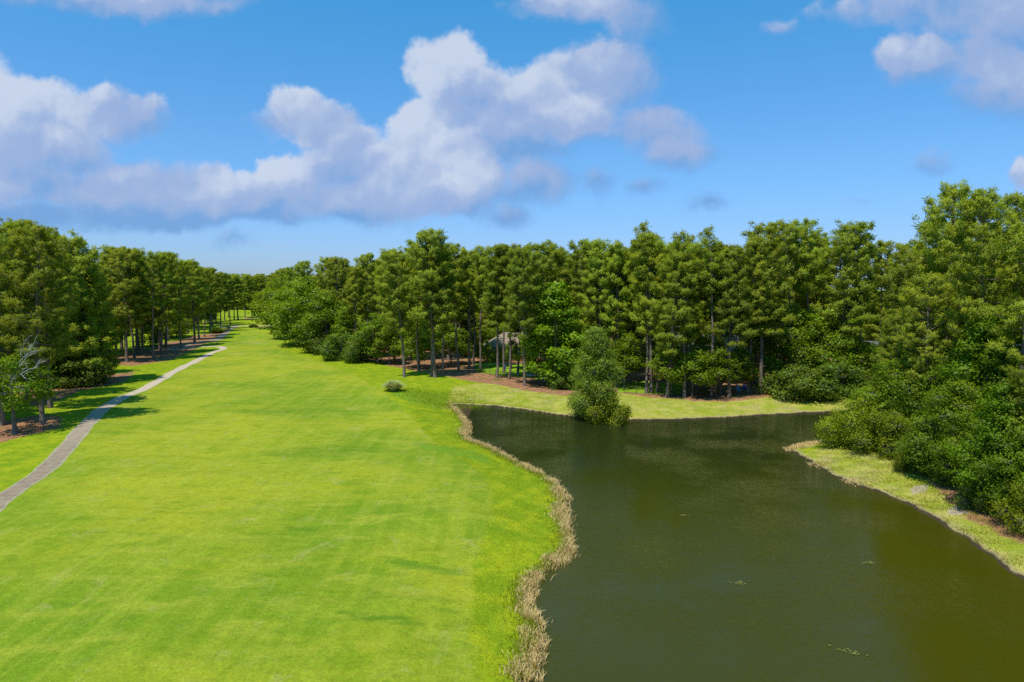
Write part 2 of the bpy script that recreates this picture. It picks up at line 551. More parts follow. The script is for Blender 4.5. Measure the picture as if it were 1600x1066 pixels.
# ------------------------------------------------------------------ pond water
m, nt, out = new_mat("pond_water"); N = NT(nt)
P = N.pos()
w1 = N.noise(N.vmath('ADD', N.scale(P, (1.6, 3.6, 1)), (0, 0, 3)), 1.0, 3, 0.6, 0.5)
rot = N.n("ShaderNodeVectorRotate", rotation_type='Z_AXIS'); N.l(P, rot.inputs[0]); rot.inputs["Angle"].default_value = R(28)
w2 = N.noise(N.scale(rot.outputs[0], (1.0, 5.5, 1)), 1.3, 2, 0.5, 0.3)
w3 = N.noise(P, 0.12, 3, 0.5)
hgt = N.math('ADD', N.math('MULTIPLY', w1, 0.5), N.math('MULTIPLY', w2, 0.6))
bs = N.n("ShaderNodeBump"); N.l(hgt, bs.inputs["Height"]); bs.inputs["Distance"].default_value = 0.17
N.l(N.math('ADD', 0.14, N.math('MULTIPLY', N.ss(w3, 0.35, 0.65), 0.32)), bs.inputs["Strength"])
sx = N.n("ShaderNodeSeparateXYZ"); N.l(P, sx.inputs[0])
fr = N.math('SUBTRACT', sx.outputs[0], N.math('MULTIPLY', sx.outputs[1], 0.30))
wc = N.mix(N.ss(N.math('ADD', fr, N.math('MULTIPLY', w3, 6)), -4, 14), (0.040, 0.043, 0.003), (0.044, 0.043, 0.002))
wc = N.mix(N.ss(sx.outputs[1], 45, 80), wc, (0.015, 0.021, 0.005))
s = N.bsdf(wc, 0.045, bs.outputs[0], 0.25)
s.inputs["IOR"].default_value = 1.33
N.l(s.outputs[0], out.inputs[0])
wx = np.arange(-6, 82, 1.5); wy = np.arange(10, 130, 1.5)
WX, WY = np.meshgrid(wx, wy)
wi = np.arange(WX.size).reshape(WX.shape)
wq = np.stack([wi[:-1, :-1], wi[:-1, 1:], wi[1:, 1:], wi[1:, :-1]], -1).reshape(-1, 4)
wsd = signed(pond, WX.ravel(), WY.ravel())
wq = wq[(wsd[wq] < 1.6).any(1)]
used = np.unique(wq); remap = np.zeros(WX.size, int); remap[used] = np.arange(len(used))
wm = mesh_np("pond_water", np.c_[WX.ravel()[used], WY.ravel()[used], np.full(len(used), WL)], remap[wq], m, smooth=True)
tag(link("pond_water", wm), kind="structure")

# ------------------------------------------------------------------ cart path
m, nt, out = new_mat("worn_paving"); N = NT(nt)
P = N.pos()
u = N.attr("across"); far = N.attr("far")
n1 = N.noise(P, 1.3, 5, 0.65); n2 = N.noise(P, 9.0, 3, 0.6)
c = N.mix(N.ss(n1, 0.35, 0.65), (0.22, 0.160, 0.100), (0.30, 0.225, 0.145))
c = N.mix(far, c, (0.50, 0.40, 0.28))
e = N.ss(N.math('ADD', u, N.math('MULTIPLY', N.math('SUBTRACT', n1, 0.5), 0.5)), 0.72, 0.95)
c = N.mix(N.math('MULTIPLY', e, 0.8), c, (0.36, 0.35, 0.17))
c = N.mix(N.math('MULTIPLY', N.ss(N.noise(N.scale(P, (1, 1, 1)), 0.5, 6, 0.8, 1.5), 0.60, 0.64), 0.4), c, (0.12, 0.115, 0.10))
c = N.mix(N.math('MULTIPLY', n2, 0.25), c, (0.14, 0.13, 0.12))
s = N.bsdf(c, 0.9, N.bump(n2, 0.12, 0.01), 0.2); N.l(s.outputs[0], out.inputs[0])
M_path = m
m, nt, out = new_mat("bare_track"); N = NT(nt)
P = N.pos(); n1 = N.noise(P, 0.6, 5, 0.7)
c = N.mix(N.ss(n1, 0.35, 0.65), (0.20, 0.15, 0.10), (0.36, 0.30, 0.22))
s = N.bsdf(c, 0.95, None, 0.1); N.l(s.outputs[0], out.inputs[0])
M_track = m


def ribbon(name, pts_px, width, mat, lift=0.05, farfn=None):
    c = np.array([at(x, y, 0)[:2] for x, y in pts_px])
    c = spline(c, 10)
    t = np.gradient(c, axis=0); t /= np.linalg.norm(t, axis=1)[:, None]
    nrm = np.c_[-t[:, 1], t[:, 0]]
    us = np.linspace(-1, 1, 9)
    wob = 1 + 0.05 * np.sin(np.arange(len(c)) * 0.9) + 0.04 * np.sin(np.arange(len(c)) * 2.3)
    pts = c[:, None, :] + nrm[:, None, :] * us[None, :, None] * (width / 2) * wob[:, None, None]
    px_, py_ = pts[..., 0].ravel(), pts[..., 1].ravel()
    z = ground(px_, py_) + lift - 0.035 * (np.abs(np.tile(us, len(c))) > 0.95)
    idx = np.arange(len(px_)).reshape(len(c), 9)
    q = np.stack([idx[:-1, :-1], idx[:-1, 1:], idx[1:, 1:], idx[1:, :-1]], -1).reshape(-1, 4)
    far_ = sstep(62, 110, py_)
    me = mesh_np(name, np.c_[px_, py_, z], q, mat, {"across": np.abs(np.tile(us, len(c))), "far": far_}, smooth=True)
    return tag(link(name, me), kind="structure")


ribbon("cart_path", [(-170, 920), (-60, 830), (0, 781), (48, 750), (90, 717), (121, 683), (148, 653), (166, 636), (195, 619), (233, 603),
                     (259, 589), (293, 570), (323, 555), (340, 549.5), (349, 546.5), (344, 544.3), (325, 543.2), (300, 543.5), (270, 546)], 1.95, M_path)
ribbon("dirt_track", [(262, 548), (293, 540.5), (320, 536), (338, 529), (352, 520), (362, 513), (372, 509)], 2.6, M_track, 0.09)

# ------------------------------------------------------------------ foliage builders
def clumps(C, rad, m, blade_len, blade_w, rg, up=0.35, flat=1.0, base=0.1, tint=None):
    """m pointed kite leaves radiating from each clump centre"""
    n = len(C)
    d = rg.normal(size=(n, m, 3)); d[..., 2] = d[..., 2] * flat + up
    d /= np.linalg.norm(d, axis=2)[..., None]
    L = rad[:, None] * rg.uniform(0.7, 1.2, (n, m)) * blade_len
    jit = rg.normal(size=(n, m, 3)) * (rad[:, None, None] * 0.22)
    o = C[:, None, :] + jit
    s = o + d * (L * base)[..., None]
    tip = o + d * L[..., None]
    tip[..., 2] -= 0.04 * L
    w = np.cross(d, rg.normal(size=(n, m, 3)))
    w /= np.linalg.norm(w, axis=2)[..., None] + 1e-9
    w *= (blade_w * rg.uniform(0.7, 1.3, (n, m)))[..., None]
    mid = s * 0.45 + tip * 0.55
    v = np.stack([s, mid + w, tip, mid - w], 2).reshape(-1, 3)
    q = np.arange(n * m * 4).reshape(-1, 4)
    # shading normals follow the tuft, so that each tuft has a lit and a shaded side
    gn = np.cross(w, tip - s); gn /= np.linalg.norm(gn, axis=2)[..., None] + 1e-9
    cax = C * np.array([1, 1, 0]); cax = cax / (np.linalg.norm(cax, axis=1)[:, None] + 0.6)
    on = (mid - C[:, None, :]) / rad[:, None, None] + np.array([0, 0, 0.35]) + cax[:, None, :] * 0.35
    on /= np.linalg.norm(on, axis=2)[..., None] + 1e-9
    flip = (gn * on).sum(2) < 0
    gn[flip] *= -1
    qq = q.reshape(n, m, 4); qq[flip] = qq[flip][:, ::-1]; q = qq.reshape(-1, 4)
    nn = on * 0.75 + gn * 0.35; nn /= np.linalg.norm(nn, axis=2)[..., None]
    nn = np.repeat(nn.reshape(-1, 3), 4, axis=0)
    tn = rg.uniform(0, 1, n) if tint is None else tint
    tnt = np.clip(np.repeat(tn, m * 4) + np.repeat(rg.normal(0, 0.12, n * m), 4), 0, 1)
    tp = np.tile(np.array([0, 0.45, 1, 0.45]), n * m)
    return v, q, tnt, tp, nn


def crown_mesh(name, parts, mat):
    v = np.concatenate([p[0] for p in parts])
    off = 0; qs = []
    for p in parts:
        qs.append(p[1] + off); off += len(p[0])
    return mesh_np(name, v, np.concatenate(qs), mat, {"tint": np.concatenate([p[2] for p in parts]), "tip": np.concatenate([p[3] for p in parts])},
                   smooth=True, normals=np.concatenate([p[4] for p in parts]))


def pine(seed, H=25.0, cb=0.45, Rc=4.0, nb=44, m=42, r0=0.24, open_=0.0, lean=0.0, mat=None, tuft=0.78):
    rg = np.random.default_rng(seed)
    g = Geo()
    zt = np.linspace(0, 1, 14)
    wob = np.c_[np.cumsum(rg.normal(0, 0.06, 14)), np.cumsum(rg.normal(0, 0.06, 14))]
    wob -= wob[0]
    tp = np.c_[wob[:, 0] + lean * zt ** 2 * H * 0.1, wob[:, 1], zt * H * 0.985]
    rad = r0 * (1 - 0.86 * zt ** 1.15); rad[0] *= 1.35
    g.tube(tp, rad, 9)

    def trunk_at(z):
        f = np.clip(z / (H * 0.985), 0, 1)
        return np.array([np.interp(f, zt, tp[:, 0]), np.interp(f, zt, tp[:, 1]), z])
    Cs = []; rs = []; tn = []
    az = rg.uniform(0, 6.28)
    for k in range(nb):
        t = (k + rg.uniform(0, 0.9)) / nb
        z = H * (cb + (0.97 - cb) * t)
        az += 2.4 + rg.normal(0, 0.35)
        if rg.uniform() < open_: continue
        prof = (1 - t) ** 0.5 * (0.62 + 0.75 * t) if t > 0.15 else 0.55 + t * 1.3
        L = Rc * prof * rg.uniform(0.62, 1.15) + 0.4
        sl = -0.12 + 0.75 * t + rg.normal(0, 0.12)
        b0 = trunk_at(z)
        dirh = np.array([math.cos(az), math.sin(az), 0])
        ss_ = np.linspace(0, 1, 5)
        pts = b0 + dirh * (L * ss_)[:, None] + np.array([0, 0, 1]) * (L * (sl * ss_ + 0.22 * ss_ ** 2 - 0.10 * np.sin(ss_ * 3)))[:, None]
        pts += rg.normal(0, 0.05 * L, (5, 3)) * ss_[:, None]
        br = (0.028 + 0.014 * L) * (1 - 0.75 * ss_)
        g.tube(pts, br, 5)
        nt_ = int(2 + L * 1.75 / tuft ** 1.7)
        btint = rg.uniform(0.15, 0.85)
        for j in range(nt_):
            s_ = rg.uniform(0.30, 1.0) ** 0.75
            p = np.array([np.interp(s_, ss_, pts[:, i]) for i in range(3)])
            side = np.array([-dirh[1], dirh[0], 0]) * rg.normal(0, 0.26 * L * (0.35 + 0.5 * s_))
            q = p + side + np.array([0, 0, rg.uniform(-0.05, 0.35) + 0.10 * abs(rg.normal())])
            if j % 2 == 0: g.tube([p, q], [0.018, 0.008], 4)
            Cs.append(q); rs.append(rg.uniform(0.50, 0.95) * tuft); tn.append(np.clip(btint + rg.normal(0, 0.2), 0, 1))
    for k in range(7):
        Cs.append(trunk_at(H * rg.uniform(0.93, 1.0)) + rg.normal(0, 0.35, 3)); rs.append(rg.uniform(0.4, 0.65)); tn.append(rg.uniform(0.3, 1))
    # dead stubs below the crown
    for k in range(9):
        z = H * rg.uniform(cb * 0.45, cb + 0.05); a = rg.uniform(0, 6.28); L = rg.uniform(0.4, 1.5)
        b0 = trunk_at(z)
        g.tube([b0, b0 + np.array([math.cos(a) * L * .6, math.sin(a) * L * .6, 0.05]), b0 + np.array([math.cos(a) * L, math.sin(a) * L, -0.1 + 0.3 * rg.uniform()])], [0.035, 0.022, 0.006], 5)
    C = np.array(Cs); rs = np.array(rs); tn = np.array(tn)
    cr = crown_mesh("crown", [clumps(C, rs, int(m * 1.2), 0.95, 0.062 * tuft ** 0.8, rg, 0.40, 0.75, 0.15, tn)], mat or M_pine)
    tr = g.mesh("trunk", M_bark, True)
    return tr, cr, H


def broad(seed, H=12.0, cb=0.25, Rc=4.0, nblob=16, per=26, m=11, leaf=0.34, lw=0.13, r0=0.2, cone=0.0, flat=0.55, mat=None, bark=None, stems=1):
    """broad-leaved tree: limbs carrying overlapping flattened boughs of leaves"""
    rg = np.random.default_rng(seed)
    g = Geo()
    zt = np.linspace(0, 1, 9)
    base = []
    for sidx in range(stems):
        a0 = rg.uniform(0, 6.28); spread = 0.0 if stems == 1 else Rc * 0.35
        wob = np.cumsum(rg.normal(0, 0.05, (9, 2)), axis=0) * H / 12; wob -= wob[0]
        tp = np.c_[wob[:, 0] + math.cos(a0) * spread * zt, wob[:, 1] + math.sin(a0) * spread * zt, zt * H * 0.9]
        rad = r0 * (1 - 0.88 * zt); rad[0] *= 1.4
        g.tube(tp, rad, 8); base.append(tp)
    bcs = []; brs = []
    Cs = []; rs = []; tn = []
    az = rg.uniform(0, 6.28)
    for k in range(nblob):
        t = (k + rg.uniform(0.1, 0.9)) / nblob
        z = H * (cb + (0.96 - cb) * t)
        w = math.sin(math.pi * min(1, 0.22 + 0.78 * t)) ** 0.7 if cone == 0 else (1 - t) ** cone * min(1, 0.45 + 2.2 * t)
        az += 2.4 + rg.normal(0, 0.4)
        L = Rc * max(w, 0.08) * (rg.uniform(0.55, 0.85) if stems == 1 else rg.uniform(0.35, 1.15))
        if stems > 1: z *= rg.uniform(0.7, 1.15)
        br = Rc * (0.30 + 0.16 * rg.uniform()) * (0.55 + 0.6 * max(w, 0.1))
        c = np.array([math.cos(az) * L, math.sin(az) * L, z])
        tp = base[k % stems]
        zi = max(0.05, (z - 0.35 * L) / (H * 0.9)); zi = min(zi, 0.97)
        b0 = np.array([np.interp(zi, zt, tp[:, i]) for i in range(3)])
        mid = (b0 + c) / 2 + rg.normal(0, 0.08 * L + 0.02, 3)
        g.tube([b0, mid, c], [r0 * 0.38 * (1 - 0.6 * zi), r0 * 0.22, 0.02], 6)
        n = int(per * (br / (Rc * 0.38)) ** 2) + 5
        d = rg.normal(size=(n, 3)); d /= np.linalg.norm(d, axis=1)[:, None]
        rr = rg.uniform(0.55, 1.05, n)[:, None]
        pts = c + d * rr * np.array([br, br, br * flat])
        for j in range(0, n, 4):
            g.tube([c, (c + pts[j]) / 2 + rg.normal(0, 0.05, 3), pts[j]], [0.03, 0.018, 0.006], 4)
        bcs.append(np.repeat(c[None], n, 0)); brs.append(np.full(n, br))
        Cs.append(pts); rs.append(rg.uniform(0.30, 0.55, n) * (0.7 + Rc * 0.08)); tn.append(np.clip(rg.uniform(0.1, 0.9) + rg.normal(0, 0.2, n), 0, 1))
    BC = np.concatenate(bcs); BR = np.concatenate(brs)
    C = np.concatenate(Cs); rs = np.concatenate(rs); tn = np.concatenate(tn)
    n = len(C)
    # leaf sprays: pointed leaves lying mostly flat
    o = C[:, None, :] + rg.normal(size=(n, m, 3)) * (rs[:, None, None] * np.array([0.75, 0.75, 0.45]))
    nr = rg.normal(size=(n, m, 3)) * 0.62; nr[..., 2] += 0.8
    nr /= np.linalg.norm(nr, axis=2)[..., None]
    a = np.cross(nr, rg.normal(size=(n, m, 3))); a /= np.linalg.norm(a, axis=2)[..., None]
    b = np.cross(nr, a)
    ll = leaf * rg.uniform(0.6, 1.25, (n, m))[..., None]; lww = lw * rg.uniform(0.7, 1.25, (n, m))[..., None]
    v = np.stack([o - a * ll * 0.5, o + b * lww - nr * 0.02, o + a * ll * 0.5 - nr * ll * 0.12, o - b * lww - nr * 0.02], 2).reshape(-1, 3)
    v[:, 2] = np.maximum(v[:, 2], 0.03)
    q = np.arange(n * m * 4).reshape(-1, 4)
    tnt = np.clip(np.repeat(tn, m * 4) + np.repeat(rg.normal(0, 0.15, n * m), 4), 0, 1)
    tipv = np.repeat(rg.uniform(0, 1, n * m) ** 2, 4)
    on = (o - BC[:, None, :]) / BR[:, None, None] + np.array([0, 0, 0.25]); on /= np.linalg.norm(on, axis=2)[..., None] + 1e-9
    gn = nr.copy(); flip = (gn * on).sum(2) < 0; gn[flip] *= -1
    g0 = np.cross(b, a); wrong = (g0 * gn).sum(2) < 0
    qq = q.reshape(n, m, 4); qq[wrong] = qq[wrong][:, ::-1]; q = qq.reshape(-1, 4)
    nn = on * 0.65 + gn * 0.5; nn /= np.linalg.norm(nn, axis=2)[..., None]
    nn = np.repeat(nn.reshape(-1, 3), 4, axis=0)
    cr = crown_mesh("crown", [(v, q, tnt, tipv, nn)], mat or M_broad)
    tr = g.mesh("trunk", bark or M_bark2, True)
    return tr, cr, H


PINES = {
    "tall": [pine(11, 25, 0.47, 3.7, 46), pine(12, 25, 0.52, 3.4, 42), pine(13, 25, 0.42, 4.1, 52), pine(14, 25, 0.50, 3.9, 46, lean=0.3),
             pine(15, 25, 0.56, 3.5, 38, open_=0.12), pine(16, 25, 0.60, 4.5, 36, lean=-0.25), pine(17, 25, 0.38, 3.2, 54), pine(18, 25, 0.50, 3.7, 42, open_=0.25)],
    "open": [pine(21, 25, 0.55, 3.6, 34, open_=0.3), pine(22, 25, 0.62, 3.2, 26, open_=0.2, m=36)],
    "full": [pine(31, 25, 0.30, 5.2, 66, r0=0.3), pine(32, 25, 0.36, 4.8, 60, r0=0.28, lean=-0.3), pine(33, 25, 0.27, 5.0, 62, r0=0.3)],
    "near": [pine(34, 25, 0.30, 5.2, 74, r0=0.3, tuft=0.62, m=34), pine(35, 25, 0.34, 4.8, 68, r0=0.28, lean=-0.3, tuft=0.62, m=34), pine(36, 25, 0.26, 5.0, 72, r0=0.3, tuft=0.62, m=34)],
    "nearhigh": [pine(37, 27, 0.44, 4.4, 62, r0=0.3, tuft=0.62, m=34), pine(38, 27, 0.50, 4.2, 56, r0=0.3, lean=0.25, tuft=0.62, m=34), pine(39, 27, 0.47, 3.8, 54, r0=0.28, tuft=0.62, m=34, open_=0.15)],
    "bushy": [pine(41, 22, 0.06, 6.2, 100, r0=0.32), pine(42, 22, 0.10, 5.8, 92, r0=0.3)],
    "young": [pine(51, 12, 0.08, 3.0, 54, r0=0.16), pine(52, 12, 0.14, 2.7, 46, r0=0.15)],
}
BROADS = {
    "oak": [broad(61, 12, 0.10, 5.2, 26, 30, 12, 0.36, 0.14), broad(62, 12, 0.08, 4.8, 24, 30, 12, 0.36, 0.14)],
    "under": [broad(63, 9, 0.22, 3.4, 16, 24, 11, 0.34, 0.13, r0=0.13), broad(64, 9, 0.18, 3.0, 15, 24, 11, 0.34, 0.13, r0=0.13), broad(65, 9, 0.30, 3.6, 15, 24, 11, 0.36, 0.13, r0=0.14)],
    "gum": [broad(66, 14, 0.06, 4.2, 26, 26, 12, 0.36, 0.15, cone=0.7, flat=0.42, mat=M_gum), broad(67, 12, 0.10, 3.6, 22, 24, 12, 0.36, 0.15, cone=0.6, flat=0.45, mat=M_gum)],
    "gumnear": [broad(76, 14, 0.06, 4.2, 30, 40, 17, 0.24, 0.095, cone=0.7, flat=0.42, mat=M_gum), broad(77, 12, 0.10, 3.6, 26, 38, 17, 0.24, 0.095, cone=0.6, flat=0.45, mat=M_gum)],
    "oaknear": [broad(78, 12, 0.10, 5.0, 26, 44, 17, 0.25, 0.095), broad(79, 12, 0.08, 4.6, 24, 44, 17, 0.25, 0.095)],
    "shrubnear": [broad(82, 3.4, 0.08, 2.5, 15, 44, 16, 0.17, 0.055, r0=0.07, flat=0.8, mat=M_shrub, stems=4), broad(83, 3.4, 0.06, 2.2, 14, 44, 16, 0.17, 0.055, r0=0.07, flat=0.85, mat=M_shrub, stems=4)],
    "olivenear": [broad(84, 3.4, 0.06, 2.6, 16, 44, 16, 0.18, 0.055, r0=0.07, flat=0.8, mat=M_olive, stems=4), broad(85, 3.4, 0.08, 2.3, 14, 44, 16, 0.18, 0.055, r0=0.07, flat=0.8, mat=M_olive, stems=4)],
    "pond": [broad(68, 14, 0.02, 4.4, 36, 64, 15, 0.24, 0.08, cone=0.60, flat=0.8, mat=M_cyp)],
    "shrub": [broad(71, 3.4, 0.08, 2.5, 15, 32, 12, 0.24, 0.085, r0=0.07, flat=0.8, mat=M_shrub, stems=4), broad(72, 3.4, 0.06, 2.2, 14, 32, 12, 0.24, 0.085, r0=0.07, flat=0.85, mat=M_shrub, stems=4)],
    "olive": [broad(73, 3.4, 0.06, 2.6, 16, 32, 12, 0.26, 0.085, r0=0.07, flat=0.8, mat=M_olive, stems=4), broad(74, 3.4, 0.08, 2.3, 14, 32, 12, 0.26, 0.085, r0=0.07, flat=0.8, mat=M_olive, stems=4)],
    "lowgreen": [broad(75, 5, 0.15, 3.0, 16, 26, 11, 0.30, 0.11, r0=0.1, flat=0.5, mat=M_gum, stems=2)],
}


def plant(proto, name, p, H, label, cat, group=None, wide=1.0, rz=None):
    tr, cr, h0 = proto
    s = H / h0
    o = empty(name, (p[0], p[1], p[2] - 0.08), random.uniform(0, 6.28) if rz is None else rz)
    if name == 'pine_tree': o.rotation_euler = (random.gauss(0, 0.026), random.gauss(0, 0.026), o.rotation_euler[2])
    k_ = random.uniform(0.88, 1.12) if name == 'pine_tree' else 1.0
    o.scale = (s * wide * k_, s * wide / k_, s)
    for nm, me in (("trunk", tr), ("crown", cr)):
        c = bpy.data.objects.new(nm, me); COL.objects.link(c); c.parent = o
    return tag(o, label, cat, group)


def plant_px(kind, bx, by, top, label, group=None, wide=1.0, idx=None, name="pine_tree", cat="pine tree", rz=None):
    p = at_g(bx, by)
    fam = PINES.get(kind) or BROADS[kind]
    pr = fam[random.randrange(len(fam)) if idx is None else idx]
    H = height_at(bx, top, p[1]) - p[2]
    return plant(pr, name, p, H, label, cat, group, wide, rz)


SKY = np.array([(-400, 330), (0, 345), (50, 349), (100, 372), (130, 382), (220, 386), (290, 400), (330, 408), (358, 428), (400, 433), (445, 434), (456, 420), (500, 404),
                (540, 402), (580, 396), (600, 389), (640, 386), (680, 362), (715, 380), (760, 384), (800, 380), (850, 380), (875, 375), (910, 379), (960, 376),
                (1000, 354), (1030, 351), (1080, 368), (1110, 362), (1150, 374), (1190, 354), (1250, 348), (1310, 352), (1350, 370), (1400, 382), (1412, 384),
                (1422, 350), (1440, 318), (1465, 292), (1500, 302), (1540, 295), (1600, 308), (2000, 300)], float)


def sky_y(px):
    return float(np.interp(px, SKY[:, 0], SKY[:, 1]))


def to_px(p):
    c, s = math.cos(PITCH), math.sin(PITCH)
    dy = p[1]; dz = p[2] - CAM_H
    f = dy * c - dz * s; u = dy * s + dz * c
    return 800 + FPX * p[0] / f, 533 - FPX * u / f


placed = []


def note(bx, by):
    placed.append(at_g(bx, by)[:2])


# ---- left grove, near trees
LEFT_NEAR = [
    ("near", 2, 665, 350, "tall full pine at the left edge of the photo behind the half-dead small tree"),
    ("near", 67, 663, 356, "tall pine nearest the cart path with a straight dark trunk on pine straw"),
    ("near", 79, 637, 358, "tall pine just behind the nearest one, short leafy side twig low on its trunk"),
    ("near", 43, 624, 347, "tall pine standing on a small straw patch behind the two nearest left pines"),
    ("bushy", 118, 600, 376, "huge bushy pine with light green boughs down to the ground left of the path"),
    ("bushy", 152, 594, 430, "lower bushy pine at the right end of the dense left thicket, skirts on the grass"),
    ("bushy", 62, 603, 362, "dense dark bushy pine filling the gap behind the nearest left trunks"),
]
for k, (kind, x, y, t, lb) in enumerate(LEFT_NEAR):
    plant_px(kind, x, y, t, lb, idx=k % len(PINES[kind]), wide=1.05); note(x, y)
ordn = ["first", "second", "third", "fourth", "fifth", "sixth", "seventh", "eighth", "ninth", "tenth", "eleventh", "twelfth", "thirteenth", "fourteenth", "fifteenth",
        "sixteenth", "seventeenth", "eighteenth", "nineteenth", "twentieth"]
row = [(182, 556), (190, 545), (199, 566), (210, 560), (223, 553), (216, 547), (240, 562), (251, 554), (259, 541), (283, 545), (304, 536), (311, 530), (320, 526),
       (328, 519), (345, 514), (360, 508), (366, 500)]
for k, (x, y) in enumerate(row):
    kind = "full" if k % 3 else "tall"
    plant_px(kind, x, y, sky_y(x) + random.uniform(0, 14), f"{ordn[k]} pine trunk from the left in the grove row beside the far cart path", wide=1.12); note(x, y)


def random_row(n, fx, fy, label, group, kinds, hl, hh, mind=3.6, wide=1.0, cap=True, name="pine_tree", cat="pine tree", tries=60):
    """scatter trees one by one at random spots, none nearer than mind to another"""
    cnt = 0
    for _ in range(n * tries):
        if cnt >= n: break
        x = fx(); y = fy(x)
        if isinstance(y, tuple): x, y = y
        if placed and min((x - q[0]) ** 2 + (y - q[1]) ** 2 for q in placed) < mind * mind: continue
        if any(abs(x - hx) < hw and abs(y - hy) < hd for hx, hy, hw, hd in HOUSES): continue
        z = g1(x, y)
        if float(signed(pond, np.array([x]), np.array([y]))[0]) < 3: continue
        H = random.uniform(hl, hh)
        if cap:
            px_, _py = to_px((x, y, z))
            top = sky_y(px_) + random.uniform(0, 24)
            H = min(H, height_at(px_, top, y) - z)
        if H < hl * 0.5: continue
        kind = random.choice(kinds)
        fam = PINES.get(kind) or BROADS[kind]
        plant(random.choice(fam), name, (x, y, z), H, label, cat, group, wide * random.uniform(0.9, 1.15))
        placed.append(np.array([x, y])); cnt += 1


HOUSES = [(0.5 * (at(757, 566)[0] + at(860, 566)[0]), at(800, 566)[1] + 5, 13, 10), (at(1118, 592)[0], at(1118, 592)[1] + 5, 10, 9), (at(1385, 588)[0], at(1385, 588)[1] + 5, 11, 8)]


def band(px_pts, lo, hi):
    """random point between lo and hi metres behind (away from camera) a front line given in pixels"""
    c = np.array([at(x, y, 0)[:2] for x, y in px_pts])
    seg = np.linalg.norm(np.diff(c, axis=0), axis=1); cs = np.r_[0, np.cumsum(seg)]

    def f():
        s = random.uniform(0, cs[-1])
        x = np.interp(s, cs, c[:, 0]); y = np.interp(s, cs, c[:, 1])
        i = min(len(c) - 2, max(0, int(np.searchsorted(cs, s)) - 1))
        t = c[i + 1] - c[i]; nrm = np.array([-t[1], t[0]]) / np.linalg.norm(t)
        if nrm[0] * 0.6 + nrm[1] < 0: nrm = -nrm
        w = random.uniform(lo, hi)
        return float(x + nrm[0] * w), float(y + nrm[1] * w)
    return f


def scatter(n, bandf, *a, **k):
    random_row(n, lambda: None, lambda x: bandf(), *a, **k)


LEFT_FRONT = [(-60, 690), (60, 630), (130, 590), (185, 560), (240, 556), (283, 545), (320, 524), (352, 508), (380, 497)]


def left_band(lo, hi):
    c = np.array([at(x, y, 0)[:2] for x, y in LEFT_FRONT])

    def f():
        k = random.uniform(0, len(c) - 1.001); i = int(k)
        p = c[i] + (c[i + 1] - c[i]) * (k - i)
        return float(p[0] - random.uniform(lo, hi)), float(p[1] + random.uniform(-2, 4))
    return f


def left_band2(lo, hi):
    f0 = left_band(lo, hi)

    def f():
        while True:
            x, y = f0()
            if to_px((x, y, 0))[0] > 228 or to_px((x, y, 0))[0] < 165: return x, y
    return f


scatter(26, left_band(4, 16), "tall pine inside the left grove, its crown merged with the neighbours behind the front row", "pines inside the left grove", ["full"], 22, 27, 4.0, 1.15)
scatter(16, left_band(16, 34), "pine at the back of the left grove toward the next fairway", "pines at the back of the left grove", ["full", "full", "bushy"], 21, 26, 4.5, 1.15)
scatter(24, left_band(75, 110), "distant pine beyond the lawn seen between the left trunks", "distant pines beyond the left lawn", ["bushy", "bushy", "full"], 18, 24, 6.0, 1.3)

scatter(64, left_band2(9, 34), "low leafy tree behind the left grove's trunks beside the next fairway", "leafy trees behind the left grove", ["oak", "under"], 5, 9, 3.2, 1.25, False, "broadleaf_tree", "broadleaf tree")

# far end of the fairway
c0, c1 = at(345, 487.5), at(470, 487.5)
for k in range(13):
    f = (k + 0.5) / 13
    x = c0[0] + (c1[0] - c0[0]) * f + random.uniform(-3, 3); y = c0[1] + random.uniform(0, 16)
    plant(random.choice(PINES["full"] + PINES["bushy"]), "pine_tree", (x, y, g1(x, y)), random.uniform(22, 26), "small-looking pine in the tree line closing the far end of the fairway", "pine tree",
          "pines closing the far end of the fairway", 1.5)
    placed.append(np.array([x, y]))
for k in range(18):
    f = (k + 0.5) / 18
    x = c0[0] - 90 + (c1[0] - c0[0] + 150) * f + random.uniform(-4, 4); y = c0[1] + random.uniform(22, 40)
    plant(random.choice(PINES["bushy"]), "pine_tree", (x, y, g1(x, y)), random.uniform(23, 27), "dark pine behind the tree line at the far end of the fairway", "pine tree",
          "dark pines behind the far tree line", 1.5)
for k in range(20):
    f = (k + 0.5) / 20
    x = c0[0] - 60 + (c1[0] - c0[0] + 90) * f + random.uniform(-2, 2); y = c0[1] + 6 + random.uniform(-2, 8)
    plant(random.choice(BROADS["oak"]), "broadleaf_tree", (x, y, g1(x, y)), random.uniform(7, 12), "low leafy tree under the pines closing the far end of the fairway", "broadleaf tree",
          "leafy trees closing the far end of the fairway", 1.6)
for k, (x, y, t) in enumerate([(441, 498, 424), (446, 503, 419), (436, 494, 428)]):
    plant_px("full", x, y, t, ["pine on the right of the fairway's narrow far gap", "taller pine just right of the fairway's narrow far gap", "hindmost pine on the right where the fairway ends"][k], wide=1.3); note(x, y)
# side of fairway, far stretch (left: after grove; right: before end)
for k, (x, y, t, w) in enumerate([(383, 497, 432, 1.3), (372, 500, 430, 1.3), (394, 494, 434, 1.4)]):
    plant_px("full", x, y, t, ["far left pine with an ivy-light crown just before the fairway's end", "far left pine beside the pale track near the fairway's end",
                               "last pine of the left row beside the red straw bed at the fairway's end"][k], wide=w); note(x, y)
for k, (x, y, t) in enumerate([(452, 500, 428), (447, 506, 436), (462, 512, 424)]):
    plant_px("oak", x, y, t, ["last broadleaf tree on the right of the fairway before its far end", "rounded tree second from the far end on the fairway's right side",
                              "tall broadleaf tree behind the dark oaks at the narrow part of the fairway"][k], wide=1.5, name="broadleaf_tree", cat="broadleaf tree"); note(x, y)

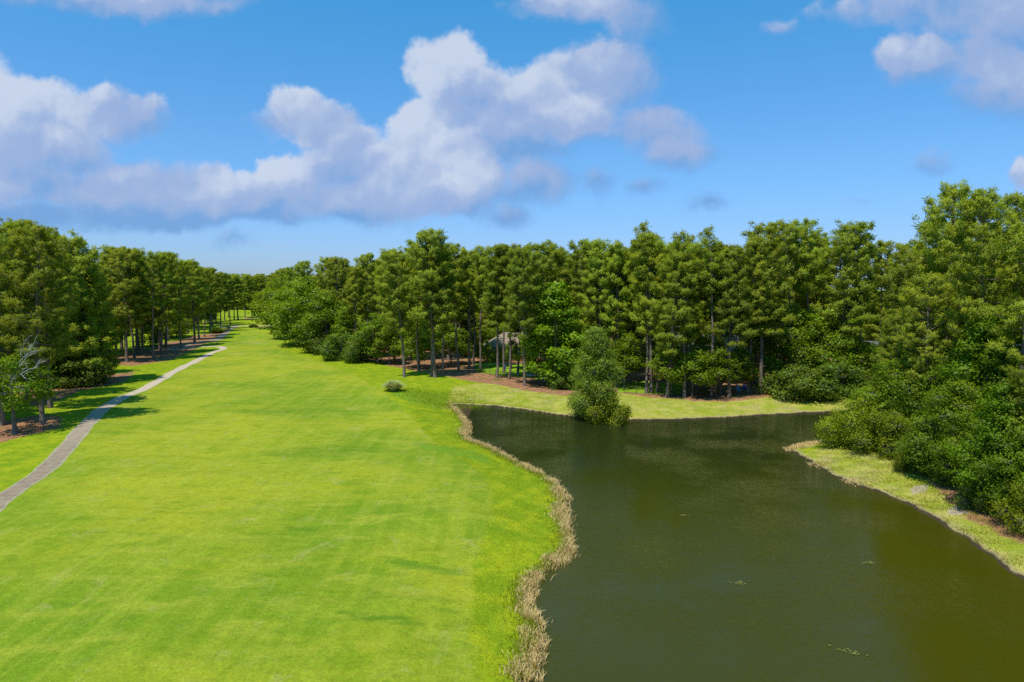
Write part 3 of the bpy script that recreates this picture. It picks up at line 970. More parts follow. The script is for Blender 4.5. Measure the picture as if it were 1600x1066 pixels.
# ---- centre wood: broad-leaved edge toward the fairway
OAKS = [
    ("oak", 468, 530, 440, 1.35, "large dark rounded oak overhanging the far right side of the fairway"),
    ("oak", 486, 541, 430, 1.2, "dark oak with layered boughs second from the fairway's far right corner"),
    ("oak", 512, 550, 452, 1.1, "yellow-green broadleaf tree between the dark oaks and the first bare pine trunk"),
    ("gum", 540, 556, 478, 1.2, "small bright broadleaf tree left of the first pine trunk by the fairway"),
    ("under", 590, 566, 490, 1.2, "dark green understorey tree right of the first bare pine trunk"),
    ("under", 608, 570, 500, 1.0, "narrow understorey tree touching the forked pine trunks by the fairway"),
    ("oak", 532, 545, 455, 1.0, "round green tree behind the small bright tree at the fairway edge"),
]
for kind, x, y, t, w, lb in OAKS:
    plant_px(kind, x, y, t, lb, wide=w, name="broadleaf_tree", cat="broadleaf tree"); note(x, y)

for x, y, t, lb in [(463, 527, 418, "pine rising out of the dark oaks at the far right of the fairway"), (481, 534, 408, "pine behind the second dark oak from the fairway's far right corner"),
                    (506, 543, 404, "pine with its top above the dark oaks, left of the first bare trunk"), (528, 548, 403, "pine close behind the round green tree at the fairway edge"),
                    (575, 556, 396, "pine behind and right of the first bare pine trunk by the fairway")]:
    plant_px("full", x, y, t, lb); note(x, y)
FRONT = [  # kind, x, y, top, label
    ("tall", 556, 562, 418, "first pine of the wood beside the fairway, pale bare trunk among dark oaks"),
    ("tall", 617, 565, 398, "slender pine just left and behind the thick lone trunk at the wood's corner"),
    ("full", 632, 589, 392, "pine with a thick lone trunk at the wood's corner above the silver bush"),
    ("tall", 655, 580, 388, "thin pine between the corner trunk and the tallest pine"),
    ("tall", 674, 588, 376, "left one of the twin trunks under the tallest pine crown"),
    ("full", 680, 590, 362, "tallest pine of the left half of the wood, crown standing above the skyline"),
    ("tall", 691, 588, 384, "thin pine just right of the tallest pine's trunk"),
    ("tall", 717, 580, 384, "pine at the left start of the red straw slope behind the pond"),
    ("tall", 733, 574, 392, "slim pine set back on the straw between the tallest pine and the tan-roofed house"),
    ("tall", 751, 578, 388, "pine just left of the tan-roofed house"),
    ("tall", 776, 591, 384, "thick pine trunk standing in front of the tan-roofed house"),
    ("open", 787, 583, 390, "thin dark trunk in the middle of the tan-roofed house"),
    ("tall", 796, 592, 384, "pine trunk before the right part of the tan-roofed house"),
    ("tall", 809, 585, 388, "dark pine trunk just right of the tan-roofed house"),
    ("full", 820, 603, 392, "nearest pine of the straw slope, long pale trunk left of the bright broadleaf tree"),
    ("tall", 836, 588, 382, "dark pine trunk beside the blue and white kayak"),
    ("tall", 850, 597, 380, "pine trunk half hidden by the left side of the bright broadleaf tree"),
    ("tall", 905, 596, 378, "pine rising behind the bright broadleaf tree and left of the pond tree's tip"),
    ("full", 938, 600, 380, "pine with its crown directly above the pond tree"),
    ("tall", 966, 604, 378, "pine rising behind the right side of the pond tree"),
    ("open", 1010, 614, 352, "tall flat-topped pine with sky between its boughs, left trunk of three by the lawn"),
    ("tall", 1018, 614, 364, "middle one of three close pine trunks by the sunlit lawn"),
    ("tall", 1028, 612, 380, "right one of three close pine trunks by the sunlit lawn"),
    ("full", 1042, 621, 396, "pine at the left end of the low green boughs in front of the grey house"),
    ("open", 1069, 621, 366, "pine with thick dark lower trunk below the grey house's left end"),
    ("open", 1112, 621, 360, "thin-topped pine with see-through crown in front of the grey house"),
    ("tall", 1126, 617, 384, "leaning pine trunk crossing the grey house's right roof"),
    ("full", 1139, 621, 392, "pine at the right end of the low green boughs in front of the grey house"),
    ("tall", 1169, 614, 376, "pine trunk standing over the blue garden chairs"),
    ("full", 1188, 614, 353, "tall straight pale pine trunk right of the blue garden chairs"),
    ("tall", 1232, 606, 350, "pine whose trunk shows above the dark hardwoods right of the tall pale trunk"),
    ("tall", 1262, 606, 346, "pine in the right part of the wood with its top on the high skyline"),
    ("full", 1308, 606, 352, "pine with a pale trunk ending above the big dark shrub on the far bank"),
    ("tall", 1340, 604, 366, "pine left of the white-trimmed house on the far bank"),
    ("tall", 1372, 600, 378, "pine in front of the white-trimmed house"),
    ("tall", 1402, 598, 382, "last far-bank pine before the right-hand grove"),
]
for kind, x, y, t, lb in FRONT:
    plant_px(kind, x, y, t, lb, wide=1.0 if kind != "open" else 1.05); note(x, y)

UNDER = [
    ("gum", 868, 604, 438, 1.25, "bright green layered broadleaf tree left of the pond tree"),
    ("under", 896, 600, 500, 1.2, "dark leafy tree squeezed between the bright broadleaf tree and the pond tree"),
    ("under", 975, 606, 520, 1.0, "understorey tree behind the right flank of the pond tree"),
    ("under", 1050, 618, 532, 1.1, "low spreading tree at the left in front of the grey house"),
    ("under", 1082, 620, 545, 1.15, "low spreading tree in the middle in front of the grey house"),
    ("under", 1118, 621, 540, 1.15, "low spreading tree on the right before the grey house"),
    ("under", 1150, 616, 540, 0.9, "thin leafy tree between the grey house's right end and the tall pale trunk"),
    ("oak", 1222, 604, 470, 1.0, "large dark hardwood right of the tall pale trunk"),
    ("oak", 1262, 605, 480, 1.0, "middle dark hardwood of the far bank behind the big shrub"),
    ("oak", 1300, 605, 490, 0.95, "right dark hardwood of the far bank behind the big shrub"),
    ("under", 1352, 606, 530, 1.1, "dark tree hiding the lower part of the white-trimmed house"),
    ("oak", 1400, 604, 500, 0.9, "dark hardwood where the far bank meets the right-hand grove"),
    ("under", 655, 575, 500, 1.1, "dark understorey tree behind the tallest pine's left side"),
    ("under", 705, 570, 505, 1.2, "dark understorey tree behind the left start of the straw slope"),
    ("under", 736, 568, 515, 1.0, "young leafy tree left of the tan-roofed house"),
    ("under", 780, 572, 540, 0.8, "small leafy tree before the wall of the tan-roofed house"),
    ("under", 762, 574, 532, 0.7, "thin leafy sapling before the left corner of the tan-roofed house"),
    ("under", 800, 576, 528, 0.7, "thin leafy sapling before the middle of the tan-roofed house"),
    ("under", 1098, 606, 520, 0.8, "leafy tree right before the grey house's roof"),
    ("under", 842, 590, 510, 0.9, "leafy tree between the kayak and the bright broadleaf tree"),
]
for kind, x, y, t, w, lb in UNDER:
    plant_px(kind, x, y, t, lb, wide=w, name="broadleaf_tree", cat="broadleaf tree"); note(x, y)

CENTRE = [(470, 530), (556, 556), (640, 575), (720, 580), (820, 592), (940, 600), (1020, 608), (1140, 612), (1240, 604), (1330, 602), (1440, 598), (1500, 600)]
scatter(34, band(CENTRE, 3, 14), "pine in the second rank of the wood behind the pond", "second-rank pines behind the pond", ["tall", "tall", "full", "open"], 22, 27, 3.2)
scatter(38, band(CENTRE, 14, 32), "pine in the middle of the wood behind the pond, mostly its crown showing", "pines in the middle of the wood", ["tall", "full"], 22, 27, 3.6)
scatter(34, band(CENTRE, 34, 62), "pine at the back of the wood, only bits showing between nearer crowns", "pines at the back of the wood", ["full", "bushy"], 21, 26, 4.5, 1.2)
scatter(20, band(CENTRE, 18, 36), "dark leafy understorey tree deep between the pine trunks of the wood", "understorey trees deep in the wood", ["under", "oak"], 5, 9, 3.0, 1.1, False, "broadleaf_tree", "broadleaf tree")
scatter(24, band(CENTRE, 38, 66), "dark leafy tree filling the back of the wood below the pine crowns", "leafy trees at the back of the wood", ["oak", "oak"], 9, 13, 5.0, 1.3, False, "broadleaf_tree", "broadleaf tree")

# ---- the tree at the water's edge and its bush
plant_px("pond", 930, 647, 506, "light green cone-shaped tree leaning over the pond with moss-grey roots", wide=1.02, idx=0, rz=0.9, name="broadleaf_tree", cat="broadleaf tree")
plant_px("olive", 955, 649, 624, "yellow-green bush at the right foot of the pond tree", wide=0.72, idx=0, name="shrub", cat="shrub")
# far bank shrubs
for kind, x, y, t, w, lb in [
    ("shrub", 1246, 622, 572, 1.2, "big dark shrub on the far bank, left half of the pair"),
    ("shrub", 1296, 620, 566, 1.2, "big dark shrub on the far bank, right half of the pair"),
    ("shrub", 1222, 618, 590, 1.0, "low shrub at the left end of the big dark shrubs on the far bank"),
    ("shrub", 1330, 616, 580, 1.0, "dark shrub at the right end of the far bank near the right-hand grove"),
    ("shrub", 530, 562, 520, 1.0, "dark bush at the foot of the small bright tree by the fairway"),
    ("shrub", 560, 566, 528, 0.9, "dark bush right at the base of the first bare pine trunk"),
    ("shrub", 500, 552, 520, 1.2, "low dark bush under the layered oak by the fairway"),
    ("shrub", 108, 603, 560, 1.4, "dark low bush in the shade under the big bushy left pine"),
    ("shrub", 150, 598, 572, 1.0, "dark low bush at the right foot of the left thicket"),
    ("shrub", 880, 608, 580, 0.9, "dark bush under the bright broadleaf tree left of the pond tree"),
]:
    plant_px(kind, x, y, t, lb, wide=w, name="shrub", cat="shrub")

# ---- right-hand grove
RIGHT = [
    ("nearhigh", 1470, 694, 290, 0.95, 0, "tallest pine of the right-hand grove, narrow top highest on the skyline"),
    ("nearhigh", 1530, 735, 297, 0.9, 1, "broad-topped pine right of the tallest one in the right-hand grove"),
    ("nearhigh", 1592, 770, 308, 0.9, 2, "pine at the right edge of the photo with bare trunk in its middle"),
    ("bushy", 1424, 678, 400, 0.85, 0, "pine with low light green boughs reaching left over the water"),
    ("nearhigh", 1500, 690, 312, 0.9, 2, "pine behind and between the two highest crowns of the right-hand grove"),
    ("tall", 1562, 712, 305, 1.0, 0, "pine behind the right edge pine, crown joined to the broad-topped one"),
    ("near", 1650, 760, 300, 0.9, 0, "pine just outside the right edge whose boughs reach into the photo"),
    ("tall", 1447, 668, 345, 1.0, 2, "slim pine left behind the tallest one of the right-hand grove"),
    ("near", 1392, 688, 486, 1.15, 2, "shorter light green pine leaning out above the yellow-green bushes of the point"),
    ("near", 1445, 705, 430, 0.95, 1, "middle-height pine just below the tallest crown of the right-hand grove"),
    ("near", 1600, 800, 560, 1.1, 0, "young pine with drooping light boughs at the right edge of the photo"),
    ("near", 1690, 800, 300, 0.9, 1, "second pine beyond the right edge of the photo"),
]
for kind, x, y, t, w, ix, lb in RIGHT:
    plant_px(kind, x, y, t, lb, wide=w, idx=ix); note(x, y)
RB = [
    ("olivenear", 1342, 699, 632, 0.9, 0, "yellow-green bush at the tip of the grassy point"),
    ("olivenear", 1322, 694, 640, 0.8, 1, "smaller yellow-green bush hanging over the back of the grassy point"),
    ("olivenear", 1385, 708, 640, 1.0, 1, "third yellow-green bush from the tip of the grassy point"),
    ("shrubnear", 1470, 737, 656, 0.85, 0, "large dark rounded bush in the middle of the right bank"),
    ("shrubnear", 1432, 716, 652, 0.8, 1, "dark bush left of the large rounded one on the right bank"),
    ("olivenear", 1418, 734, 700, 0.9, 0, "small yellow-green bush at the grass edge below the dark bushes"),
    ("olivenear", 1608, 826, 748, 0.8, 1, "yellow-green bush at the right edge of the photo near the water"),
    ("shrubnear", 1534, 797, 752, 0.9, 1, "low dark bush at the foot of the bright sweetgum"),
]
for kind, x, y, t, w, ix, lb in RB:
    plant_px(kind, x, y, t, lb, wide=w, idx=ix, name="shrub", cat="shrub"); note(x, y)
RT = [
    ("gumnear", 1556, 796, 596, 1.15, 0, "bright green star-leaved tree on the right bank, branches down to the grass"),
    ("gumnear", 1532, 740, 482, 0.95, 1, "bright green tree standing behind the lower bright one on the right bank"),
    ("oaknear", 1490, 745, 590, 1.1, 0, "green tree between the large dark bush and the bright trees on the right bank"),
    ("oaknear", 1440, 700, 520, 0.95, 1, "dark leafy tree below the tallest pine of the right-hand grove"),
    ("oaknear", 1392, 696, 560, 1.0, 1, "green tree above the yellow-green bushes of the grassy point"),
    ("oaknear", 1490, 715, 540, 0.9, 0, "dark leafy tree in the middle of the right-hand grove"),
    ("oaknear", 1620, 790, 560, 0.9, 1, "dark leafy tree at the right edge behind the yellow-green bush"),
    ("oaknear", 1580, 745, 520, 0.9, 0, "dark leafy tree below the right edge pine"),
    ("oaknear", 1362, 694, 604, 0.9, 1, "small leafy tree rising from the yellow-green bushes of the point"),
    ("oaknear", 1408, 704, 612, 0.9, 0, "leafy tree between the yellow-green bushes and the dark bushes of the right bank"),
    ("gumnear", 1455, 722, 622, 0.9, 1, "fresh green tree directly behind the large dark bush on the right bank"),
    ("oaknear", 1504, 764, 640, 0.9, 1, "leafy tree touching the left side of the bright star-leaved tree"),
    ("oaknear", 1585, 806, 660, 0.85, 0, "leafy tree touching the right side of the bright star-leaved tree"),
    ("gumnear", 1636, 815, 640, 1.0, 1, "bright green tree just beyond the right edge of the photo"),
]
for kind, x, y, t, w, ix, lb in RT:
    plant_px(kind, x, y, t, lb, wide=w, idx=ix, name="broadleaf_tree", cat="broadleaf tree"); note(x, y)
scatter(18, band([(1395, 604), (1460, 610), (1540, 640), (1640, 660)], 2, 40), "pine between the far bank and the right-hand grove, filling the background", "pines between the far bank and the right-hand grove", ["full", "bushy"], 21, 26, 4.0, 1.15)
RBAND = [(1440, 655), (1500, 690), (1560, 725), (1620, 760), (1800, 860)]
scatter(14, band(RBAND, 3, 22), "pine hidden deep in the right-hand grove", "pines deep in the right-hand grove", ["full", "tall"], 22, 26, 4.0)
scatter(12, band(RBAND, 1, 16), "leafy tree deep in the right-hand grove under the pines", "leafy trees deep in the right-hand grove", ["oak"], 8, 12, 4.0, 1.1, False, "broadleaf_tree", "broadleaf tree")

# ---- small half-dead tree at the left edge
dp = at_g(24, 678)
dead_proto = broad(81, 8.6, 0.45, 4.0, 14, 20, 11, 0.32, 0.12, r0=0.26, flat=0.45, mat=M_gum, bark=M_bark)
dt = plant(dead_proto, "broadleaf_tree", dp, height_at(24, 556, dp[1]) - dp[2], "small bright-leaved tree at the left edge with bare grey dead branches", "broadleaf tree", rz=2.0)
rg = np.random.default_rng(5)
g = Geo()


def dead_branch(g, p, d, L, r, depth):
    n = 5
    pts = [p]
    dd = d / np.linalg.norm(d)
    for k in range(n):
        dd = dd + rg.normal(0, 0.22, 3) + np.array([0, 0, 0.05]); dd /= np.linalg.norm(dd)
        pts.append(pts[-1] + dd * L / n)
    g.tube(pts, np.linspace(r, r * 0.4, n + 1), 5)
    if depth > 0:
        for k in range(4):
            i = rg.integers(2, n + 1)
            nd_ = dd + rg.normal(0, 0.7, 3); dead_branch(g, pts[i], nd_, L * rg.uniform(0.4, 0.65), r * 0.5, depth - 1)


for d, z0, L, r in (((2.6, -0.8, 0.9), 6.0, 3.2, 0.08), ((1.8, -1.2, 2.2), 6.4, 3.4, 0.08), ((0.8, -1.0, 2.4), 6.6, 2.8, 0.07), ((1.6, -1.8, -0.2), 4.2, 3.0, 0.06), ((-0.6, -1.6, 0.2), 4.4, 2.8, 0.06)):
    dead_branch(g, np.array([0.15, -0.1, z0]), np.array(d), L, r, 2)
me = g.mesh("dead_branches", M_dead, True)
db = link("dead_branches", me, dt)
db.rotation_euler = (0, 0, -2.0)
db["label"] = "bare grey lichen-covered branches"

# ---- grassy tufts: pampas bush and silver shrubs
def tuft_bush(name, p, h, w, n, mat, label, cat, plume=None):
    rg_ = np.random.default_rng(int(abs(p[0] * 97 + p[1] * 13)))
    a = rg_.uniform(0, 6.28, n); tilt = rg_.uniform(0.05, 1.0, n) ** 0.8
    o = np.c_[np.cos(a) * w * 0.25 * rg_.uniform(0, 1, n), np.sin(a) * w * 0.25 * rg_.uniform(0, 1, n), np.zeros(n)]
    hh = h * rg_.uniform(0.6, 1.05, n) * (1 - 0.45 * tilt ** 2)
    mid = o + np.c_[np.cos(a) * w * 0.28 * tilt, np.sin(a) * w * 0.28 * tilt, hh * 0.75]
    tip = o + np.c_[np.cos(a) * w * 0.62 * tilt, np.sin(a) * w * 0.62 * tilt, hh * rg_.uniform(0.75, 1.0, n)]
    wd = np.c_[-np.sin(a), np.cos(a), np.zeros(n)] * 0.035
    v = np.stack([o - wd, o + wd, mid + wd, mid - wd, tip], 1).reshape(-1, 3)
    b = np.arange(n)[:, None] * 5
    q = b + np.array([[0, 1, 2, 3]]); t = b + np.array([[3, 2, 4]])
    tint = np.repeat(rg_.uniform(0, 1, n), 5); tp_ = np.tile([0, 0, .5, .5, 1.0], n)
    root = empty(name, (p[0], p[1], p[2] - 0.03)); tag(root, label, cat)
    lf = link("blades", mesh_np("blades", v, q, mat, {"tint": tint, "tip": tp_}, tris=t), root)
    return root


p = at_g(615, 611)
tuft_bush("pampas_grass", p, 2.0, 3.0, 1500, M_silver, "round silvery clump of tall grass at the fairway's right edge before the pond", "grass clump")
for k, (x, y, lb) in enumerate([(346, 519, "pale silvery bush nearest the path at the left fairway edge"), (353, 516, "second pale silvery bush just right of the nearest one by the left trees"),
                                (339, 521, "darker silvery bush behind the trunk at the left fairway edge")]):
    tuft_bush("pampas_grass", at_g(x, y), 2.6, 4.6, 1300, M_silver if k < 2 else M_shrub, lb, "grass clump")
p = at_g(396, 512)
plant(BROADS["shrub"][0], "shrub", p, 1.6, "small lone dark bush out on the far fairway", "shrub", None, 1.5)
plant(BROADS["shrub"][1], "shrub", at_g(437, 516), 2.4, "small dark bush at the far right fairway edge below the oak", "shrub", None, 1.2)

# ------------------------------------------------------------------ reeds, rough grass (uncountable)
m, nt, out = new_mat("dry_reeds"); N = NT(nt)
tint = N.attr("tint"); tp = N.attr("tip")
c = N.mix(tint, (0.40, 0.25, 0.07), (0.76, 0.54, 0.22))
c = N.mix(N.math('MULTIPLY', tp, 0.5), c, (0.88, 0.72, 0.38))
d = N.n("ShaderNodeBsdfDiffuse"); N.l(c, d.inputs[0]); t = N.n("ShaderNodeBsdfTranslucent"); N.l(c, t.inputs[0])
mx = N.n("ShaderNodeMixShader"); mx.inputs[0].default_value = 0.3
N.l(d.outputs[0], mx.inputs[1]); N.l(t.outputs[0], mx.inputs[2]); N.l(mx.outputs[0], out.inputs[0])
M_reed = m
M_rough = leaf_mat("rough_blades", (0.19, 0.275, 0.006), (0.31, 0.36, 0.010), (0.40, 0.42, 0.03), 0.5, var=0.0)


def blades(name, pts, h, w, lean, mat, label, cat, rg_, tint=None, droop=0.3):
    n = len(pts)
    x, y = pts[:, 0], pts[:, 1]
    z = np.maximum(ground(x, y), WL) - 0.03
    a = rg_.uniform(0, 6.28, n)
    ln = lean * rg_.uniform(0.1, 1.0, n) * h
    dx, dy = np.cos(a) * ln, np.sin(a) * ln
    o = np.c_[x, y, z]
    mid = o + np.c_[dx * 0.4, dy * 0.4, h * 0.62]
    tip = o + np.c_[dx, dy, h * (1 - droop * rg_.uniform(0, 1, n))]
    b = rg_.uniform(0, 6.28, n)
    wd = np.c_[np.cos(b), np.sin(b), np.zeros(n)] * (w * rg_.uniform(0.6, 1.3, n))[:, None]
    v = np.stack([o - wd, o + wd, mid + wd * 0.8, mid - wd * 0.8, tip], 1).reshape(-1, 3)
    bb = np.arange(n)[:, None] * 5
    tt = np.repeat(rg_.uniform(0, 1, n) if tint is None else tint, 5)
    me = mesh_np(name, v, bb + np.array([[0, 1, 2, 3]]), mat, {"tint": tt, "tip": np.tile([0, 0, .5, .5, 1.0], n)}, tris=bb + np.array([[3, 2, 4]]))
    return tag(link(name, me), label, cat, kind="stuff")


rg = np.random.default_rng(3)
# left shore polyline: from the near end to the far bay
left_shore = spline([at(x, y, WL)[:2] for x, y in shore_px[:22]], 14)
seg = np.linalg.norm(np.diff(left_shore, axis=0), axis=1); cs = np.r_[0, np.cumsum(seg)]
nT = 820
sT = rg.uniform(0, cs[-1], nT)
wid = 0.75 + 0.35 * np.sin(sT * 0.55 + 0.5) + 0.3 * np.sin(sT * 1.3 + 2) + 0.22 * np.sin(sT * 3.1)
# the bend around the green middle stretch is nearly bare of dead reeds
bare = sstep(0.0, 1.0, np.abs(sT - 0.70 * cs[-1]) / 6.0) * 0.8 + 0.2
wid = np.clip(wid * 1.15 - 0.12 + 0.35 * np.sin(sT * 0.23 + 1.0), 0.12, 2.0) * bare * (0.66 - 0.22 * sT / cs[-1])
gapm = np.sin(sT * 0.9 + 0.4) + np.sin(sT * 2.3 + 1) + 0.7 * np.sin(sT * 5.1) > -1.0 + 0.5 * rg.normal(size=nT)
sT = sT[gapm]; wid = wid[gapm]; nT = len(sT)
offT = np.clip(rg.normal(-0.1, 0.5, nT), -0.9, 1.2) * wid
tc_ = np.c_[np.interp(sT, cs, left_shore[:, 0]) - 0.12 - offT * 0.9, np.interp(sT, cs, left_shore[:, 1]) + offT * 0.15]
tr_ = rg.uniform(0.12, 0.34, nT); per_ = 30
pts = np.repeat(tc_, per_, 0) + rg.normal(0, 1, (nT * per_, 2)) * np.repeat(tr_, per_)[:, None]
tus_h = np.repeat(rg.uniform(0.55, 1.15, nT), per_); tus_t = np.repeat(rg.normal(0, 0.2, nT), per_)
sdp = signed(pond, pts[:, 0], pts[:, 1])
keep = (sdp > -0.8) & (sdp < 1.9)
tus_h = tus_h[keep]; tus_t = tus_t[keep]
pts = pts[keep]
cl = 0.5 + 0.5 * np.sin(pts[:, 0] * 5.1 + pts[:, 1] * 2.3) * np.sin(pts[:, 1] * 3.7)
hh = rg.uniform(0.25, 0.62, len(pts)) * tus_h
blades("dead_reeds", pts, hh, 0.02, 1.1, M_reed, "fringe of dry tan reeds along the left shore of the pond", "reeds", rg, np.clip(0.25 + 0.4 * cl + tus_t + rg.normal(0, 0.2, len(pts)), 0, 1), 0.5)

# green blades growing up through the dead ones
gp = left_shore[rg.integers(0, len(left_shore), 7000)] + rg.normal(0, 0.16, (7000, 2))
gp[:, 0] -= np.abs(rg.normal(0.1, 0.55, 7000))
blades("shore_grass", gp, rg.uniform(0.2, 0.5, 7000), 0.02, 0.9, M_rough, "green blades growing among the dry reeds of the left shore", "grass", rg, rg.uniform(0, 0.8, 7000), 0.4)

# dry grass on the grassy point's tip and rim of the banks
pp = []
for x, y, n in ((1240, 703, 700), (1255, 699, 500), (1270, 696, 400), (1285, 692, 300), (1328, 755, 250), (1275, 727, 160)):
    c_ = at(x, y, WL)[:2]; pp.append(c_ + rg.normal(0, 1, (n, 2)) * np.array([0.9, 0.5]))
pp = np.concatenate(pp); sdp = signed(pond, pp[:, 0], pp[:, 1]); pp = pp[sdp > -0.6]
blades("dry_grass", pp, rg.uniform(0.12, 0.35, len(pp)), 0.025, 1.6, M_reed, "flattened dry grass on the tip of the grassy point", "dry grass", rg, None, 0.6)

# unmown green grass between fairway and reeds
nG = 150000
ang = rg.uniform(0, 1, nG)
gx_ = rg.uniform(-14, 6, nG); gy_ = 26 + 80 * rg.uniform(0, 1, nG) ** 1.3
sdp = signed(pond, gx_, gy_)
fp = gpoly([(760, 1300), (748, 1066), (738, 960), (742, 880), (772, 800), (768, 760), (735, 722), (685, 692), (640, 648), (596, 612)])
fx = np.interp(gy_, fp[:, 1], fp[:, 0])
keep = (sdp > 0.35) & (sdp < 9) & (gx_ > fx + rg.normal(0, 0.35, nG) - 0.2)
pts = np.c_[gx_, gy_][keep]
cl = 0.5 + 0.5 * np.sin(pts[:, 0] * 2.1 + np.sin(pts[:, 1] * 0.9)) * np.sin(pts[:, 1] * 1.3 + 1)
sdk = sdp[keep]
hh = (0.05 + 0.07 * cl + 0.16 * np.exp(-sdk / 0.8)) * rg.uniform(0.6, 1.3, len(pts))
blades("rough_grass", pts, hh, 0.016, 1.0, M_rough, "unmown bright green grass between the fairway and the reeds", "grass", rg, np.clip(0.25 + 0.5 * cl + rg.normal(0, 0.2, len(pts)), 0, 1), 0.4)
# marsh grass in the bay
mp = []
P_ = gpoly([(600, 610), (640, 627), (690, 633), (760, 628), (745, 612), (690, 612), (650, 608)])
cand = np.c_[rg.uniform(P_[:, 0].min(), P_[:, 0].max(), 16000), rg.uniform(P_[:, 1].min(), P_[:, 1].max(), 16000)]
ms = signed_exact(P_, cand[:, 0], cand[:, 1]); cand = cand[ms < -rg.uniform(0, 4, len(cand)) ** 1.2 + 1]
blades("marsh_grass", cand, rg.uniform(0.08, 0.30, len(cand)), 0.03, 1.2, M_rough, "taller green marsh grass at the head of the pond's bay", "grass", rg, rg.uniform(0.2, 1.0, len(cand)), 0.3)

bp = []
for poly, n, k_ in (([(735, 629), (830, 640), (900, 652), (1130, 652), (1330, 642), (1400, 630), (1400, 606), (1300, 618), (1140, 629), (1010, 620), (880, 618), (780, 603)], 9000, 0),
                    ([(1240, 702), (1300, 742), (1380, 772), (1480, 825), (1600, 911), (1700, 960), (1700, 880), (1560, 815), (1440, 738), (1335, 690)], 16000, 1)):
    P_ = gpoly(poly)
    cand = np.c_[rg.uniform(P_[:, 0].min(), P_[:, 0].max(), n * 3), rg.uniform(P_[:, 1].min(), P_[:, 1].max(), n * 3)]
    cand = cand[inside(P_, cand[:, 0], cand[:, 1])]
    dn = np.sin(cand[:, 0] * 1.3 + 2 * np.sin(cand[:, 1] * 0.8)) * np.sin(cand[:, 1] * 1.7 + cand[:, 0] * 0.4) + rg.normal(0, 0.5, len(cand))
    cand = cand[(dn > 0.1) & (signed(pond, cand[:, 0], cand[:, 1]) > 0.2)]
    bp.append(cand[:n])
bp = np.concatenate(bp)
M_bankblade = leaf_mat("bank_blades", (0.22, 0.25, 0.015), (0.36, 0.35, 0.05), (0.45, 0.41, 0.09), 0.45, var=0.0)
blades("bank_grass", bp, rg.uniform(0.05, 0.22, len(bp)), 0.022, 1.2, M_bankblade, "short patchy yellow-green grass on the pond banks below the trees", "grass", rg, rg.uniform(0, 1, len(bp)), 0.5)

# ------------------------------------------------------------------ houses behind the trees
M_cream = plain_mat("cream_siding", (0.50, 0.43, 0.32), 0.8, 0.06, 1.5)
M_greyw = plain_mat("grey_siding", (0.33, 0.35, 0.37), 0.8, 0.08, 1.5)
M_white = plain_mat("white_trim", (0.78, 0.77, 0.74), 0.6, 0.04, 2)
M_brick = plain_mat("pink_brick", (0.40, 0.27, 0.24), 0.9, 0.3, 14, 0.3)
M_tan = plain_mat("tan_shingles", (0.25, 0.19, 0.13), 0.9, 0.2, 9, 0.4)
M_greyr = plain_mat("grey_shingles", (0.15, 0.145, 0.15), 0.9, 0.2, 9, 0.4)
M_peach = plain_mat("peach_brick", (0.52, 0.33, 0.24), 0.9, 0.2, 12, 0.3)
M_door = plain_mat("dark_door", (0.08, 0.05, 0.035), 0.5, 0.1)
m, nt, out = new_mat("window_glass"); N = NT(nt)
s_ = N.bsdf((0.02, 0.025, 0.03), 0.06, None, 0.7); N.l(s_.outputs[0], out.inputs[0]); M_glass = m


def gable_roof(L, D, z0, rise, over=0.5, th=0.18):
    g = Geo()
    hx = L / 2 + over; hy = D / 2 + over
    zl = z0 - rise * over / (D / 2)
    v = [[-hx, -hy, zl], [hx, -hy, zl], [hx, 0, z0 + rise], [-hx, 0, z0 + rise], [-hx, hy, zl], [hx, hy, zl]]
    v2 = [[a, b, c + th] for a, b, c in v]
    V = v + v2
    g.add(V, [[6, 7, 8, 9], [9, 8, 11, 10], [0, 3, 2, 1], [3, 4, 5, 2], [0, 1, 7, 6], [4, 10, 11, 5], [0, 6, 9, 3], [3, 9, 10, 4], [1, 2, 8, 7], [2, 5, 11, 8]])
    return g


def hip_roof(L, D, z0, rise, over=0.6, th=0.2):
    g = Geo()
    hx = L / 2 + over; hy = D / 2 + over; r = L / 2 - D / 2
    v = [[-hx, -hy, z0], [hx, -hy, z0], [hx, hy, z0], [-hx, hy, z0], [-hx, -hy, z0 + th], [hx, -hy, z0 + th], [hx, hy, z0 + th], [-hx, hy, z0 + th], [-r, 0, z0 + rise], [r, 0, z0 + rise]]
    g.add(v, [[0, 3, 2, 1], [0, 1, 5, 4], [1, 2, 6, 5], [2, 3, 7, 6], [3, 0, 4, 7], [4, 5, 9, 8], [6, 7, 8, 9]], [[5, 6, 9], [7, 4, 8]])
    return g


def window(root, x, y, z, w, h):
    f = Geo()
    t = 0.12
    f.box((x - w / 2 + t / 2, y, z), (t, 0.12, h)); f.box((x + w / 2 - t / 2, y, z), (t, 0.12, h))
    f.box((x, y, z + h / 2 - t / 2), (w - 2 * t, 0.12, t)); f.box((x, y, z - h / 2 + t / 2), (w - 2 * t, 0.12, t))
    f.box((x, y - 0.01, z), (w - 2 * t, 0.06, 0.05))
    o = link("window", f.mesh("window", M_white), root)
    link("pane", Geo().box((x, y + 0.035, z), (w - 2 * t, 0.04, h - 2 * t)).mesh("pane", M_glass), o)


